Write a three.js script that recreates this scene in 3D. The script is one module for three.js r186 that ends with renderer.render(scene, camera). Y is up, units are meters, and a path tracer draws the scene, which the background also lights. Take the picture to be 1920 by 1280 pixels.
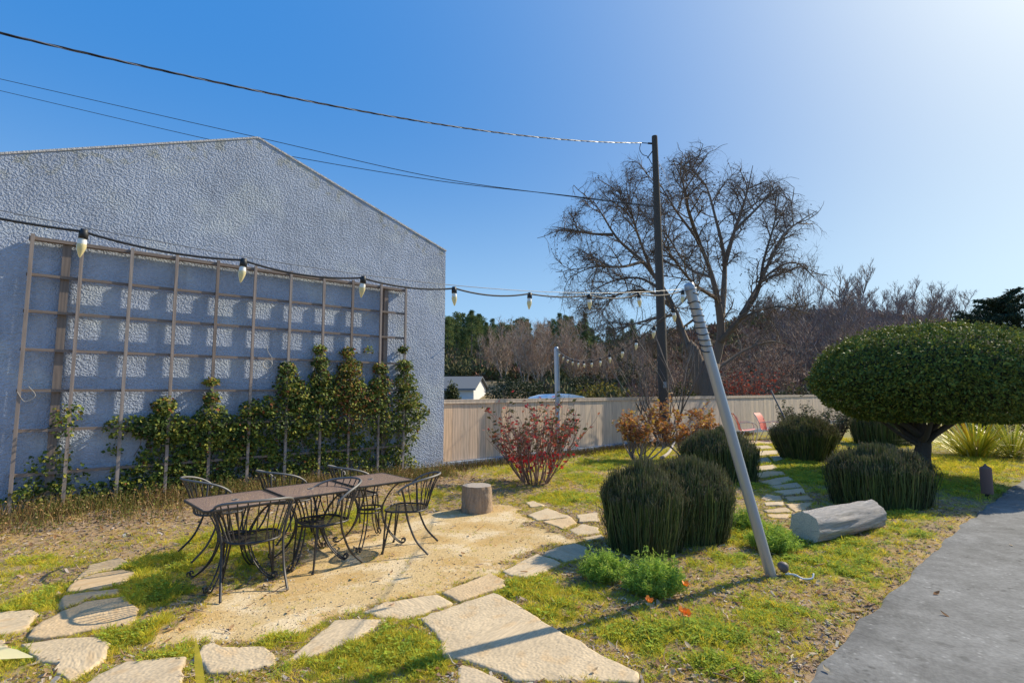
import * as THREE from 'three';
import { mergeGeometries } from 'three/addons/utils/BufferGeometryUtils.js';
import { createNoise2D, createNoise3D } from 'simplex-noise';

// ------------------------------------------------------------------ camera, sky, sun, exposure
const EYE = 1.65, F = 1000, PITCH = Math.atan(92 / F);      // lens in photo pixels (1920 x 1280)
const scene = new THREE.Scene();
const camera = new THREE.PerspectiveCamera(2 * Math.atan(640 / F) * 180 / Math.PI, 1920 / 1280, 0.05, 1500);
camera.position.set(0, EYE, 0);
camera.rotation.x = PITCH;
scene.add(camera);
const EXPOSURE = 1.38;
const SUN_AZ = 59.8 * Math.PI / 180, SUN_EL = 38 * Math.PI / 180;     // azimuth to the right of the view axis
const SUN = new THREE.Vector3(Math.sin(SUN_AZ) * Math.cos(SUN_EL), Math.sin(SUN_EL), -Math.cos(SUN_AZ) * Math.cos(SUN_EL));
{
  const W = 1024, Hh = 512, d = new Float32Array(W * Hh * 4), mix = (a, b, t) => a + (b - a) * t;
  for (let j = 0; j < Hh; j++) for (let i = 0; i < W; i++) {
    const el = ((j + 0.5) / Hh - 0.5) * Math.PI, ph = ((i + 0.5) / W - 0.5) * 2 * Math.PI;
    const x = Math.cos(el) * Math.cos(ph), y = Math.sin(el), z = Math.cos(el) * Math.sin(ph);
    const g = Math.acos(Math.max(-1, Math.min(1, x * SUN.x + y * SUN.y + z * SUN.z))) * 180 / Math.PI;
    const e = Math.max(0, y), hz = Math.exp(-e * e / 0.075), gl = 1.65 * Math.exp(-g / 13) + (0.30 + 0.40 * hz) * Math.exp(-g * g / 1100);
    const c = [mix(0.042, 0.42, hz) + gl, mix(0.255, 0.70, hz) + 0.86 * gl, mix(0.70, 0.98, hz) + 0.42 * gl];
    const k = (j * W + i) * 4, low = y < 0 ? Math.exp(y * 8) : 1;
    for (let q = 0; q < 3; q++) d[k + q] = mix([0.16, 0.15, 0.11][q], c[q], low) / EXPOSURE;
    d[k + 3] = 1;
  }
  const sky = new THREE.DataTexture(d, W, Hh, THREE.RGBAFormat, THREE.FloatType);
  sky.mapping = THREE.EquirectangularReflectionMapping; sky.magFilter = THREE.LinearFilter; sky.minFilter = THREE.LinearFilter; sky.needsUpdate = true;
  scene.background = sky; scene.environment = sky;
}
const sun = new THREE.DirectionalLight(new THREE.Color().setRGB(1, 0.895, 0.70), 4.6);
sun.position.copy(SUN).multiplyScalar(60); sun.target.position.set(0, 0, -8);
sun.position.add(sun.target.position);
sun.castShadow = true; sun.shadow.radius = 1; sun.shadow.mapSize.set(4096, 4096);
Object.assign(sun.shadow.camera, { left: -30, right: 30, top: 30, bottom: -30, near: 1, far: 160 });
scene.add(sun, sun.target);
const renderer = new THREE.WebGLRenderer({ antialias: true });
renderer.toneMapping = THREE.LinearToneMapping; renderer.toneMappingExposure = EXPOSURE;
renderer.shadowMap.enabled = true; renderer.shadowMap.type = THREE.PCFSoftShadowMap;

// ------------------------------------------------------------------ helpers
function rngOf(a) { return () => { a |= 0; a = a + 0x6D2B79F5 | 0; let t = Math.imul(a ^ a >>> 15, 1 | a); t = t + Math.imul(t ^ t >>> 7, 61 | t) ^ t; return ((t ^ t >>> 14) >>> 0) / 4294967296; }; }
let R = rngOf(7);
const rnd = (a = 1, b) => b === undefined ? R() * a : a + R() * (b - a);
const n2 = createNoise2D(rngOf(11)), n2b = createNoise2D(rngOf(12)), n3 = createNoise3D(rngOf(13));
const V = (x, y, z) => new THREE.Vector3(x, y, z);
const clamp = (x, a = 0, b = 1) => Math.max(a, Math.min(b, x));
const sstep = (a, b, x) => { const t = clamp((x - a) / (b - a)); return t * t * (3 - 2 * t); };
const lerp = (a, b, t) => a + (b - a) * t;
const lin = (r, g, b) => new THREE.Color().setRGB(r, g, b);
const CP = Math.cos(PITCH), SP = Math.sin(PITCH);
function ray(px, py) { const x = (px - 960) / F, y = -(py - 640) / F; return V(x, y * CP + SP, y * SP - CP); }   // direction with forward component about 1
function ground(px, py, y = 0) { const d = ray(px, py), t = (y - EYE) / d.y; return V(d.x * t, y, d.z * t); }
function at(px, py, depth) { const d = ray(px, py), t = depth / -d.z; return V(d.x * t, EYE + d.y * t, -depth); }
const taken = new Map();
function numbered(n) { const k = taken.get(n) || 0; taken.set(n, k + 1); return k ? n + '_' + String(k).padStart(3, '0') : n; }
function tag(o, label, category, group, kind) { if (label) o.userData.label = label; if (category) o.userData.category = category; if (group) o.userData.group = group; if (kind) o.userData.kind = kind; return o; }
function thing(name, label, category, group) { const o = new THREE.Group(); o.name = numbered(name); scene.add(o); return tag(o, label, category, group); }
function structure(name) { const o = new THREE.Group(); o.name = numbered(name); scene.add(o); o.userData.kind = 'structure'; return o; }
function mesh(name, geo, mat, parent) { const m = new THREE.Mesh(geo, mat); m.name = parent ? name : numbered(name); m.castShadow = m.receiveShadow = true; (parent || scene).add(m); return m; }
function copyOf(o, label) { const c = o.clone(); c.name = numbered(o.name.replace(/_\d{3}$/, '')); c.userData = { ...o.userData }; if (label) c.userData.label = label; scene.add(c); return c; }

class B {                                        // collects triangles (indexed), with colours and uv
  constructor(colored = false) { this.p = []; this.i = []; this.c = colored ? [] : null; this.u = []; this.n = []; this.hasN = false; }
  get count() { return this.p.length / 3; }
  v(x, y, z, c, u = 0, w = 0) { this.p.push(x, y, z); this.u.push(u, w); if (this.c) this.c.push(c[0], c[1], c[2]); return this.p.length / 3 - 1; }
  tri(a, b, c) { this.i.push(a, b, c); }
  quad(a, b, c, d) { this.i.push(a, b, c, a, c, d); }
  face(pts, c, uvs) { const s = pts.map((q, k) => this.v(q.x, q.y, q.z, c, uvs ? uvs[k][0] : 0, uvs ? uvs[k][1] : 0)); for (let k = 2; k < s.length; k++) this.tri(s[0], s[k - 1], s[k]); }
  // box from centre, half sizes and axes; edges chamfered by a small flat when ch > 0
  box(c, hx, hy, hz, ax = V(1, 0, 0), ay = V(0, 1, 0), az = V(0, 0, 1), col) {
    const P = (i, j, k) => V(c.x, c.y, c.z).addScaledVector(ax, i * hx).addScaledVector(ay, j * hy).addScaledVector(az, k * hz);
    const lo = [[[1, -1, -1], [1, 1, -1], [1, 1, 1], [1, -1, 1], hz, hy], [[-1, -1, 1], [-1, 1, 1], [-1, 1, -1], [-1, -1, -1], hz, hy], [[-1, 1, 1], [1, 1, 1], [1, 1, -1], [-1, 1, -1], hx, hz],
      [[-1, -1, -1], [1, -1, -1], [1, -1, 1], [-1, -1, 1], hx, hz], [[-1, -1, 1], [1, -1, 1], [1, 1, 1], [-1, 1, 1], hx, hy], [[1, -1, -1], [-1, -1, -1], [-1, 1, -1], [1, 1, -1], hx, hy]];
    for (const f of lo) { const [w, h] = [f[4] * 2, f[5] * 2]; this.face(f.slice(0, 4).map(q => P(...q)), col, f === lo[0] || f === lo[1] ? [[0, 0], [0, h], [w, h], [w, 0]] : [[0, 0], [w, 0], [w, h], [0, h]]); }
  }
  tube(pts, rad, sides = 6, col, cap = true) {    // pts: Vector3[], rad: number or array
    const n = pts.length, rr = k => Array.isArray(rad) ? rad[k] : rad; let up = V(0.31, 0.87, 0.38), first = this.count, len = 0;
    const t = V(), a = V(), b = V();
    for (let k = 0; k < n; k++) {
      t.subVectors(pts[Math.min(n - 1, k + 1)], pts[Math.max(0, k - 1)]).normalize();
      a.crossVectors(up, t); if (a.lengthSq() < 1e-6) a.set(1, 0, 0).cross(t); a.normalize(); b.crossVectors(t, a); up.copy(b);
      if (k) len += pts[k].distanceTo(pts[k - 1]);
      for (let s = 0; s <= sides; s++) { const q = s / sides * Math.PI * 2, x = Math.cos(q) * rr(k), y = Math.sin(q) * rr(k); this.v(pts[k].x + a.x * x + b.x * y, pts[k].y + a.y * x + b.y * y, pts[k].z + a.z * x + b.z * y, col, s / sides * 6.28 * rr(0), len); }
    }
    const w = sides + 1;
    for (let k = 0; k + 1 < n; k++) for (let s = 0; s < sides; s++) this.quad(first + k * w + s, first + k * w + s + 1, first + (k + 1) * w + s + 1, first + (k + 1) * w + s);
    if (cap) for (const k of [0, n - 1]) { const c0 = this.v(pts[k].x, pts[k].y, pts[k].z, col, 0, 0); for (let s = 0; s < sides; s++) { const q = first + k * w + s; k ? this.tri(c0, q, q + 1) : this.tri(c0, q + 1, q); } }
  }
  leaf(p, d, nrm, len, wid, col, fold = 0.25) {   // four-cornered leaf folded along its rib
    const s = V().crossVectors(d, nrm).normalize(), m = V().copy(p).addScaledVector(d, len * 0.45), lift = wid * fold;
    const a = this.v(p.x, p.y, p.z, col), t = this.v(p.x + d.x * len, p.y + d.y * len, p.z + d.z * len, col);
    const l = this.v(m.x + s.x * wid / 2 + nrm.x * lift, m.y + s.y * wid / 2 + nrm.y * lift, m.z + s.z * wid / 2 + nrm.z * lift, col), r = this.v(m.x - s.x * wid / 2 + nrm.x * lift, m.y - s.y * wid / 2 + nrm.y * lift, m.z - s.z * wid / 2 + nrm.z * lift, col);
    this.tri(a, r, t); this.tri(a, t, l);
  }
  blade(p, d, bend, len, wid, col, side, segs = 3, tip = null) {   // strap leaf that bends under its weight
    const q = p.clone(), dir = d.clone(), s = side; let prev = null;
    for (let k = 0; k <= segs; k++) {
      const w = wid / 2 * (k === segs ? 0.08 : 1 - 0.35 * (k / segs) ** 2), c = tip && k > segs - 2 ? tip : col;
      const l = this.v(q.x + s.x * w, q.y + s.y * w, q.z + s.z * w, c), r = this.v(q.x - s.x * w, q.y - s.y * w, q.z - s.z * w, c);
      if (prev) this.quad(prev[0], prev[1], r, l);
      prev = [l, r]; q.addScaledVector(dir, len / segs); dir.add(bend).normalize();
    }
  }
  geo(smooth = true) {
    let g = new THREE.BufferGeometry(); g.setAttribute('position', new THREE.Float32BufferAttribute(this.p, 3)); g.setAttribute('uv', new THREE.Float32BufferAttribute(this.u, 2));
    if (this.c) g.setAttribute('color', new THREE.Float32BufferAttribute(this.c, 3)); g.setIndex(this.i);
    if (!smooth) g = g.toNonIndexed(); g.computeVertexNormals(); return g;
  }
  mesh(name, mat, parent, smooth = true) { return mesh(name, this.geo(smooth), mat, parent); }
}
const vary = (c, a) => { const k = 1 + rnd(-a, a); return [c[0] * k * (1 + rnd(-a, a) * 0.3), c[1] * k, c[2] * k * (1 + rnd(-a, a) * 0.4)]; };
const pick = arr => arr[Math.floor(R() * arr.length)];
const rdir = (y0 = -1, y1 = 1) => { const y = rnd(y0, y1), a = rnd(6.2832), r = Math.sqrt(Math.max(0, 1 - y * y)); return V(Math.cos(a) * r, y, Math.sin(a) * r); };
function curve(pts, n) { return new THREE.CatmullRomCurve3(pts, false, 'centripetal').getPoints(n); }
function inPoly(x, z, P) { let c = false; for (let i = 0, j = P.length - 1; i < P.length; j = i++) { if ((P[i].z > z) !== (P[j].z > z) && x < (P[j].x - P[i].x) * (z - P[i].z) / (P[j].z - P[i].z) + P[i].x) c = !c; } return c; }

// ------------------------------------------------------------------ textures and materials
function tex(w, h, fn, srgb, rep = [1, 1]) {
  const d = new Uint8Array(w * h * 4);
  for (let j = 0; j < h; j++) for (let i = 0; i < w; i++) { const c = fn(i / w, j / h, i, j), k = (j * w + i) * 4; for (let q = 0; q < 3; q++) d[k + q] = clamp(Array.isArray(c) ? c[q] : c) * 255; d[k + 3] = 255; }
  const t = new THREE.DataTexture(d, w, h); t.wrapS = t.wrapT = THREE.RepeatWrapping; t.magFilter = THREE.LinearFilter; t.minFilter = THREE.LinearMipmapLinearFilter; t.generateMipmaps = true;
  if (srgb) t.colorSpace = THREE.SRGBColorSpace; t.repeat.set(...rep); t.needsUpdate = true; return t;
}
// noise that repeats over the unit square
function tn(u, v, f, k = 0) { const a = u * 6.28318, b = v * 6.28318, r = f / 6.28318; return n3(Math.cos(a) * r + k, Math.sin(a) * r + Math.cos(b) * r * 0.83, Math.sin(b) * r + k * 0.7); }
const std = (o) => new THREE.MeshStandardMaterial({ roughness: 0.9, metalness: 0, side: THREE.DoubleSide, ...o });
const thin = (o) => new THREE.MeshPhysicalMaterial({ roughness: 0.9, transmission: 0.42, specularIntensity: 0.35, thickness: 0, side: THREE.DoubleSide, vertexColors: true, color: 0xffffff, ...o });
const grainTex = tex(512, 512, (u, v) => { const a = 0.5 + 0.5 * tn(u, v, 60), b = 0.5 + 0.5 * tn(u, v, 22, 5), c = R(); return 0.62 + 0.16 * a + 0.12 * b + 0.1 * c; }, false);
const barkBump = tex(256, 512, (u, v) => 0.5 + 0.3 * tn(u, v * 0.999, 26) * (0.6 + 0.4 * tn(u, v, 5, 2)) + 0.2 * tn(u, v, 60, 4), false);
const woodTex = tex(256, 1024, (u, v) => { const g = 0.5 + 0.5 * Math.sin((u * 46 + 2.2 * tn(u, v, 2.5)) * 1.0 + 3 * tn(u, v, 1.2, 3)), s = 0.5 + 0.5 * n2(u * 180, v * 3), k = 0.5 + 0.5 * tn(u, v, 6, 9); const l = 0.68 + 0.14 * g + 0.14 * s - 0.12 * k; return [l, l * 0.985, l * 0.97]; }, false);
// ------------------------------------------------------------------ frame of the stucco wall and fence line
const TH = 48.4 * Math.PI / 180, U = V(Math.sin(TH), 0, -Math.cos(TH)), N = V(Math.cos(TH), 0, Math.sin(TH)), UP = V(0, 1, 0);
const CORNER = V(-1.40, 0, -11.03);
const wallP = (s, y, d = 0) => CORNER.clone().addScaledVector(U, s).addScaledVector(N, d).setY(y);
function onWall(px, py, d = 0) { const r = ray(px, py), o = wallP(0, 0, d), t = (o.x * N.x + o.z * N.z) / (r.x * N.x + r.z * N.z), p = V(r.x * t, EYE + r.y * t, r.z * t), q = p.clone().sub(o); return { s: q.x * U.x + q.z * U.z, y: p.y, p }; }

// ------------------------------------------------------------------ flagstones, traced as outlines on the ground
const STONES = [
  [[787, 1165], [806, 1156], [860, 1137], [925, 1117], [960, 1132], [1000, 1157], [1040, 1182], [1087, 1207], [1132, 1235], [1200, 1267], [1190, 1283], [965, 1283], [940, 1268], [895, 1252], [860, 1243], [829, 1239], [825, 1210], [815, 1192]],
  [[857, 1248], [892, 1258], [934, 1274], [955, 1300], [855, 1300]],
  [[680, 1150], [720, 1132], [770, 1124], [822, 1117], [850, 1132], [815, 1145], [755, 1166], [715, 1161]],
  [[825, 1115], [870, 1096], [920, 1077], [945, 1090], [954, 1104], [920, 1110], [862, 1131]],
  [[940, 1076], [970, 1060], [1007, 1042], [1030, 1049], [1053, 1060], [1030, 1072], [990, 1089], [955, 1082]],
  [[1012, 1040], [1048, 1026], [1080, 1020], [1104, 1028], [1097, 1045], [1060, 1056], [1036, 1048]],
  [[535, 1246], [592, 1195], [627, 1167], [680, 1164], [730, 1166], [690, 1190], [632, 1217], [590, 1232]],
  [[362, 1234], [377, 1215], [395, 1209], [412, 1217], [475, 1216], [500, 1216], [520, 1236], [516, 1252], [440, 1265], [390, 1270]],
  [[150, 1292], [182, 1272], [235, 1246], [300, 1240], [347, 1237], [343, 1262], [340, 1295]],
  [[37, 1211], [100, 1202], [180, 1197], [207, 1210], [196, 1235], [170, 1260], [135, 1286], [96, 1264], [108, 1252], [75, 1245], [50, 1226]],
  [[50, 1199], [53, 1185], [100, 1157], [160, 1133], [232, 1122], [260, 1146], [258, 1162], [243, 1176], [150, 1191], [80, 1203]],
  [[101, 1139], [118, 1121], [170, 1113], [226, 1108], [222, 1117], [165, 1127], [112, 1150]],
  [[124, 1113], [131, 1097], [171, 1080], [230, 1070], [258, 1077], [226, 1099], [180, 1107]],
  [[136, 1092], [152, 1076], [166, 1061], [225, 1046], [248, 1058], [212, 1069], [168, 1078]],
  [[-40, 1158], [0, 1152], [60, 1147], [72, 1156], [46, 1184], [0, 1194], [-40, 1198]],
  [[-40, 1203], [11, 1199], [15, 1215], [5, 1229], [-40, 1232]],
  [[989, 966], [1005, 960], [1027, 953], [1050, 962], [1072, 970], [1035, 974], [1006, 977]],
  [[1015, 980], [1045, 975], [1072, 972], [1081, 982], [1055, 994]],
  [[1080, 966], [1121, 962], [1124, 978], [1086, 980]],
  [[1066, 996], [1092, 984], [1122, 991], [1126, 1001], [1083, 1007]],
  [[1090, 1011], [1128, 1004], [1134, 1011], [1100, 1018]],
  [[984, 945], [1000, 942], [1022, 950], [995, 953]],
  [[1425, 935], [1437, 927], [1465, 931], [1467, 938], [1440, 940]],
  [[1432, 943], [1470, 941], [1470, 948], [1437, 949]],
  [[1473, 946], [1527, 943], [1512, 957], [1493, 961], [1481, 954]],
  [[1430, 957], [1475, 952], [1489, 961], [1440, 962]],
  [[1436, 965], [1490, 965], [1477, 972], [1447, 973]],
  [[1472, 934], [1515, 931], [1525, 939], [1480, 941]],
  [[1425, 905], [1455, 898], [1480, 895], [1492, 903], [1450, 912]],
  [[1440, 914], [1495, 906], [1504, 914], [1460, 920]],
  [[1450, 922], [1506, 917], [1513, 927], [1470, 929]],
  [[1415, 890], [1440, 885], [1468, 886], [1474, 892], [1425, 897]],
  [[1413, 876], [1452, 872], [1460, 879], [1420, 884]],
  [[1412, 862], [1440, 859], [1448, 867], [1418, 872]],
  [[1443, 858], [1470, 854], [1476, 861], [1454, 866]],
  [[1410, 850], [1436, 846], [1463, 845], [1468, 851], [1420, 856]],
  [[1402, 838], [1440, 836], [1452, 841], [1410, 844]],
  [[1400, 827], [1462, 826], [1458, 832], [1402, 833]],
].map(s => s.map(([x, y]) => ground(x, y)));
const stoneBox = STONES.map(P => [Math.min(...P.map(q => q.x)), Math.max(...P.map(q => q.x)), Math.min(...P.map(q => q.z)), Math.max(...P.map(q => q.z))]);
const onStone = (x, z) => { for (let k = 0; k < STONES.length; k++) { const b = stoneBox[k]; if (x > b[0] && x < b[1] && z > b[2] && z < b[3] && inPoly(x, z, STONES[k])) return true; } return false; };

// ------------------------------------------------------------------ asphalt edge
const EDGE = [[-4.2, 1.6], ...[[1490, 1280], [1585, 1183], [1700, 1075], [1762, 1013], [1830, 962], [1868, 933], [1905, 905], [1960, 872]].map(([a, b]) => { const g = ground(a, b); return [g.x, g.z]; }), [23, -22]];
function edgeX(z) { for (let k = 0; k + 1 < EDGE.length; k++) { const [x0, z0] = EDGE[k], [x1, z1] = EDGE[k + 1]; if (z <= z0 && z >= z1) return lerp(x0, x1, (z - z0) / (z1 - z0)); } return z > 0 ? -5 : 40; }
const asphaltIn = (x, z) => (x - edgeX(z)) * 0.72 + 0.035 * n2(x * 2.1, z * 2.1) + 0.02 * n2(x * 7, z * 7);     // metres inside the asphalt

// ------------------------------------------------------------------ what covers the ground, in metres
const wallDist = (x, z) => (x - CORNER.x) * N.x + (z - CORNER.z) * N.z, wallS = (x, z) => (x - CORNER.x) * U.x + (z - CORNER.z) * U.z;
const blob = list => list.map(([px, py, r, w]) => { const g = ground(px, py); return [g.x, g.z, r, w]; });
const GRASS = blob([[330, 1060, .55, .9], [275, 1110, .4, .9], [440, 1010, .5, .9], [560, 992, .45, .9], [690, 965, .4, .9], [620, 978, .4, .8], [780, 925, .5, .7], [470, 1050, .3, .6], [900, 905, .5, .5], [860, 915, .5, .5], [1040, 935, .5, .9], [1090, 935, .5, .9], [1100, 900, .7, .8],
  [1130, 870, 1, .9], [1060, 880, .6, .8], [960, 880, .8, .6], [1190, 850, 1.4, .9], [1090, 845, 1, .7], [760, 1190, .3, 1], [700, 1225, .4, .7], [800, 1240, .25, .8], [640, 1250, .25, .5], [265, 1185, .28, 1], [300, 1240, .18, .7], [520, 1200, .18, 1], [560, 1245, .12, .7],
  [60, 1130, .35, 1], [50, 1060, .45, .6], [100, 1040, .4, .4], [230, 1150, .2, .6], [980, 1100, .35, .8], [1040, 1150, .3, .6], [1090, 1110, .3, .5], [1010, 1130, .25, .8], [1260, 1200, .3, 1], [1340, 1180, .3, 1], [1330, 1230, .25, .8], [1180, 1190, .25, .7],
  [1450, 1150, .3, .8], [1530, 1060, .4, 1], [1600, 1020, .4, .9], [1480, 1015, .4, 1], [1350, 1050, .3, .8], [1410, 1000, .5, .9], [1660, 990, .4, 1], [1590, 1050, .35, .8], [1400, 1250, .25, .6], [1550, 1130, .2, .6], [1700, 965, .4, .8], [1620, 1090, .2, .6], [1700, 1000, .25, .7],
  [1780, 910, 1.2, 1], [1830, 875, 1.8, 1], [1750, 880, 1.5, 1], [1500, 880, 1.2, 1], [1540, 900, 1.2, 1], [1500, 845, 2, .8], [1430, 835, 2, .6], [1400, 875, 1.0, .8], [1560, 870, 2, .9], [1430, 915, .5, .8], [1880, 880, 1.5, .9], [1580, 810, 4, .8], [1700, 820, 4, .8], [1180, 1010, .25, .3], [60, 1215, .12, .8], [20, 1235, .12, .8], [1250, 870, .8, .8], [1300, 880, 1, .9]]);
const SAND = [[300, 1196], [345, 1160], [400, 1128], [440, 1112], [520, 1076], [600, 1030], [700, 988], [800, 962], [900, 948], [960, 944], [990, 975], [1010, 985], [1062, 1003], [1085, 1014], [1010, 1036], [935, 1076], [820, 1114], [690, 1146], [630, 1164], [560, 1190], [480, 1210], [380, 1208]].map(([a, b]) => ground(a, b));
function polyDist(x, z, P) { let m = 1e9; for (let i = 0, j = P.length - 1; i < P.length; j = i++) { const ax = P[j].x, az = P[j].z, bx = P[i].x - ax, bz = P[i].z - az, t = clamp(((x - ax) * bx + (z - az) * bz) / (bx * bx + bz * bz)); m = Math.min(m, Math.hypot(x - ax - bx * t, z - az - bz * t)); } return inPoly(x, z, P) ? m : -m; }
const MASKN = 640, MX0 = -9, MX1 = 15, MZ0 = -22, MZ1 = 2, maskG = new Float32Array(MASKN * MASKN), maskS = new Float32Array(MASKN * MASKN);
for (let j = 0; j < MASKN; j++) for (let i = 0; i < MASKN; i++) {
  const x = lerp(MX0, MX1, i / (MASKN - 1)), z = lerp(MZ0, MZ1, j / (MASKN - 1)); let g = 0.2;
  for (const [bx, bz, r, w] of GRASS) { const d2 = ((x - bx) ** 2 + (z - bz) ** 2) / (r * r); if (d2 < 4) g = Math.max(g, w * Math.exp(-d2 * 0.8)) ; }
  const sd = polyDist(x, z, SAND) + 0.16 * n2(x * 1.4, z * 1.4) + 0.07 * n2(x * 4.5, z * 4.5), s = sstep(-0.07, 0.14, sd);
  const wd = wallDist(x, z), strip = wallS(x, z) < 0 ? sstep(1.9, 1.2, wd) : 0;
  g = clamp(g * (1 + 0.65 * n2b(x * 1.7, z * 1.7) + 0.55 * n2(x * 4.2, z * 4.2))) * (1 - 0.85 * strip);
  maskG[j * MASKN + i] = g * (1 - 0.93 * s); maskS[j * MASKN + i] = s * (1 - strip);
}
function mask(m, x, z) { const a = clamp((x - MX0) / (MX1 - MX0)) * (MASKN - 1.001), b = clamp((z - MZ0) / (MZ1 - MZ0)) * (MASKN - 1.001), i = Math.floor(a), j = Math.floor(b), u = a - i, v = b - j, k = j * MASKN + i; return lerp(lerp(m[k], m[k + 1], u), lerp(m[k + MASKN], m[k + MASKN + 1], u), v); }
function H(x, z) {                                       // height of the ground
  const s = mask(maskS, x, z), wd = wallDist(x, z), ws = wallS(x, z);
  let h = (0.006 + 0.012 * (1 - s)) * n2(x * 1.1, z * 1.1) + 0.005 * n2(x * 3.7, z * 3.7) * (1 - s);
  h += 0.10 * sstep(1.5, 0.3, wd) * sstep(-0.5, -4.5, ws) * (wd > -0.6 ? 1 : 0);
  if (x > -4.5) h = lerp(h, -0.03, sstep(-0.05, 0.1, asphaltIn(x, z)));
  return h;
}
{
  const T = 2048, X0 = -9, X1 = 7, Z0 = -15, Z1 = 1, d = new Uint8Array(T * T * 4);
  const toS = c => c <= 0.0031308 ? 12.92 * c : 1.055 * c ** (1 / 2.4) - 0.055;
  const dirt = [0.25, 0.165, 0.095], dirt2 = [0.36, 0.25, 0.15], turf = [0.29, 0.25, 0.045], moss = [0.42, 0.27, 0.07], sandA = [0.56, 0.40, 0.19], sandB = [0.66, 0.515, 0.315], sandC = [0.48, 0.30, 0.10], lut = new Uint8Array(1024);
  for (let k = 0; k < 1024; k++) lut[k] = toS(k / 1023) * 255;
  for (let j = 0; j < T; j++) for (let i = 0; i < T; i++) {
    const x = lerp(X0, X1, (i + .5) / T), z = lerp(Z0, Z1, (j + .5) / T), g = mask(maskG, x, z), s = mask(maskS, x, z), f = n2(x * 34, z * 34), m = n2(x * 9, z * 9), l = n2b(x * 1.9, z * 1.9), r = R();
    const tg = sstep(0.25, 0.62, g + 0.16 * f + 0.12 * m), td = 0.5 + 0.5 * m + 0.3 * l, ts = sstep(0.35, 0.65, s + 0.14 * m + 0.1 * f), tb = sstep(-0.1, 0.65, l + 0.3 * m + 0.2 * f), tc = sstep(0.05, 0.6, n2b(x * 1.2 + 9, z * 1.2) + 0.45 * m + 0.2 * f), f2 = n2b(x * 70, z * 70), sp = 0.80 + 0.12 * f + 0.13 * f2 + 0.24 * r + (r > 0.955 ? -0.4 : 0);
    const k = (j * T + i) * 4, tm = sstep(0.1, 0.7, n2(x * 1.6 + 30, z * 1.6) + 0.3 * f) * (1 - tg) * 0.55;
    for (let q = 0; q < 3; q++) {
      let c = lerp(dirt[q], dirt2[q], clamp(td)); c = lerp(c, moss[q], tm); c = lerp(c, turf[q], tg);
      const sa = lerp(lerp(sandA[q], sandB[q], tb), sandC[q], tc * 0.75); c = lerp(c, sa, ts) * sp * 1.05;
      d[k + q] = lut[Math.round(clamp(c) * 1023)];
    }
    d[k + 3] = 255;
  }
  const map = new THREE.DataTexture(d, T, T); map.colorSpace = THREE.SRGBColorSpace; map.magFilter = THREE.LinearFilter; map.minFilter = THREE.LinearMipmapLinearFilter; map.generateMipmaps = true; map.needsUpdate = true;
  const bt = grainTex.clone(); bt.repeat.set(20, 20); bt.needsUpdate = true;
  const near = std({ map, bumpMap: bt, bumpScale: 0.012, roughness: 1 });
  // near sheet: fine grid; far sheet: rings out to the horizon with colours at its corners
  const b = new B(), nx = 320, nz = 320;
  for (let j = 0; j <= nz; j++) for (let i = 0; i <= nx; i++) { const x = lerp(X0, X1, i / nx), z = lerp(Z0, Z1, j / nz); b.v(x, H(x, z), z, null, i / nx, j / nz); }
  for (let j = 0; j < nz; j++) for (let i = 0; i < nx; i++) { const a = j * (nx + 1) + i; b.quad(a, a + nx + 1, a + nx + 2, a + 1); }
  tag(b.mesh('ground', near), null, null, null, 'structure');
  const ft = grainTex.clone(); ft.repeat.set(0.5, 0.5); ft.needsUpdate = true;
  const fb = new B(true), gx = [], gz = [];
  for (let x = -9; x > -600; x -= Math.max(1, (-x - 8) * 0.25)) gx.unshift(x); for (let k = 1; k <= 40; k++) gx.push(-9 + 16 * k / 40); for (let x = 7.5, s = 0.5; x < 700; x += s, s *= 1.04) gx.push(x);
  for (let z = 1; z > -15; z -= 0.4) gz.push(z); for (let z = -15, s = 0.5; z > -900; z -= s, s *= 1.05) gz.push(z); gz.unshift(2, 4, 8, 16, 40);
  gz.sort((a, c) => c - a);
  const zz = [...new Set(gz.map(q => +q.toFixed(3)))], xx = [...new Set(gx.map(q => +q.toFixed(3)))], id = zz.map(z => xx.map(x => { const t = 0.5 + 0.5 * n2(x * 0.6, z * 0.6), g = mask(maskG, x, z), q = clamp(t * 0.7 + g * 0.5); return fb.v(x, z < -22 || x > 14 || x < -9 ? (x > -4.5 && asphaltIn(x, z) > 0 && z > -22 ? -0.05 : 0) : H(x, z) , z, [lerp(0.26, 0.22, q), lerp(0.19, 0.215, q), lerp(0.09, 0.04, q)], x, z); }));
  for (let j = 0; j + 1 < zz.length; j++) for (let i = 0; i + 1 < xx.length; i++) { if (xx[i] >= -9.001 && xx[i + 1] <= 7.001 && zz[j] <= 1.001 && zz[j + 1] >= -15.001) continue; fb.quad(id[j][i], id[j + 1][i], id[j + 1][i + 1], id[j][i + 1]); }
  tag(fb.mesh('meadow', std({ vertexColors: true, map: ft, color: 0xffffff, roughness: 1 })), null, null, null, 'structure');
}
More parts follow.
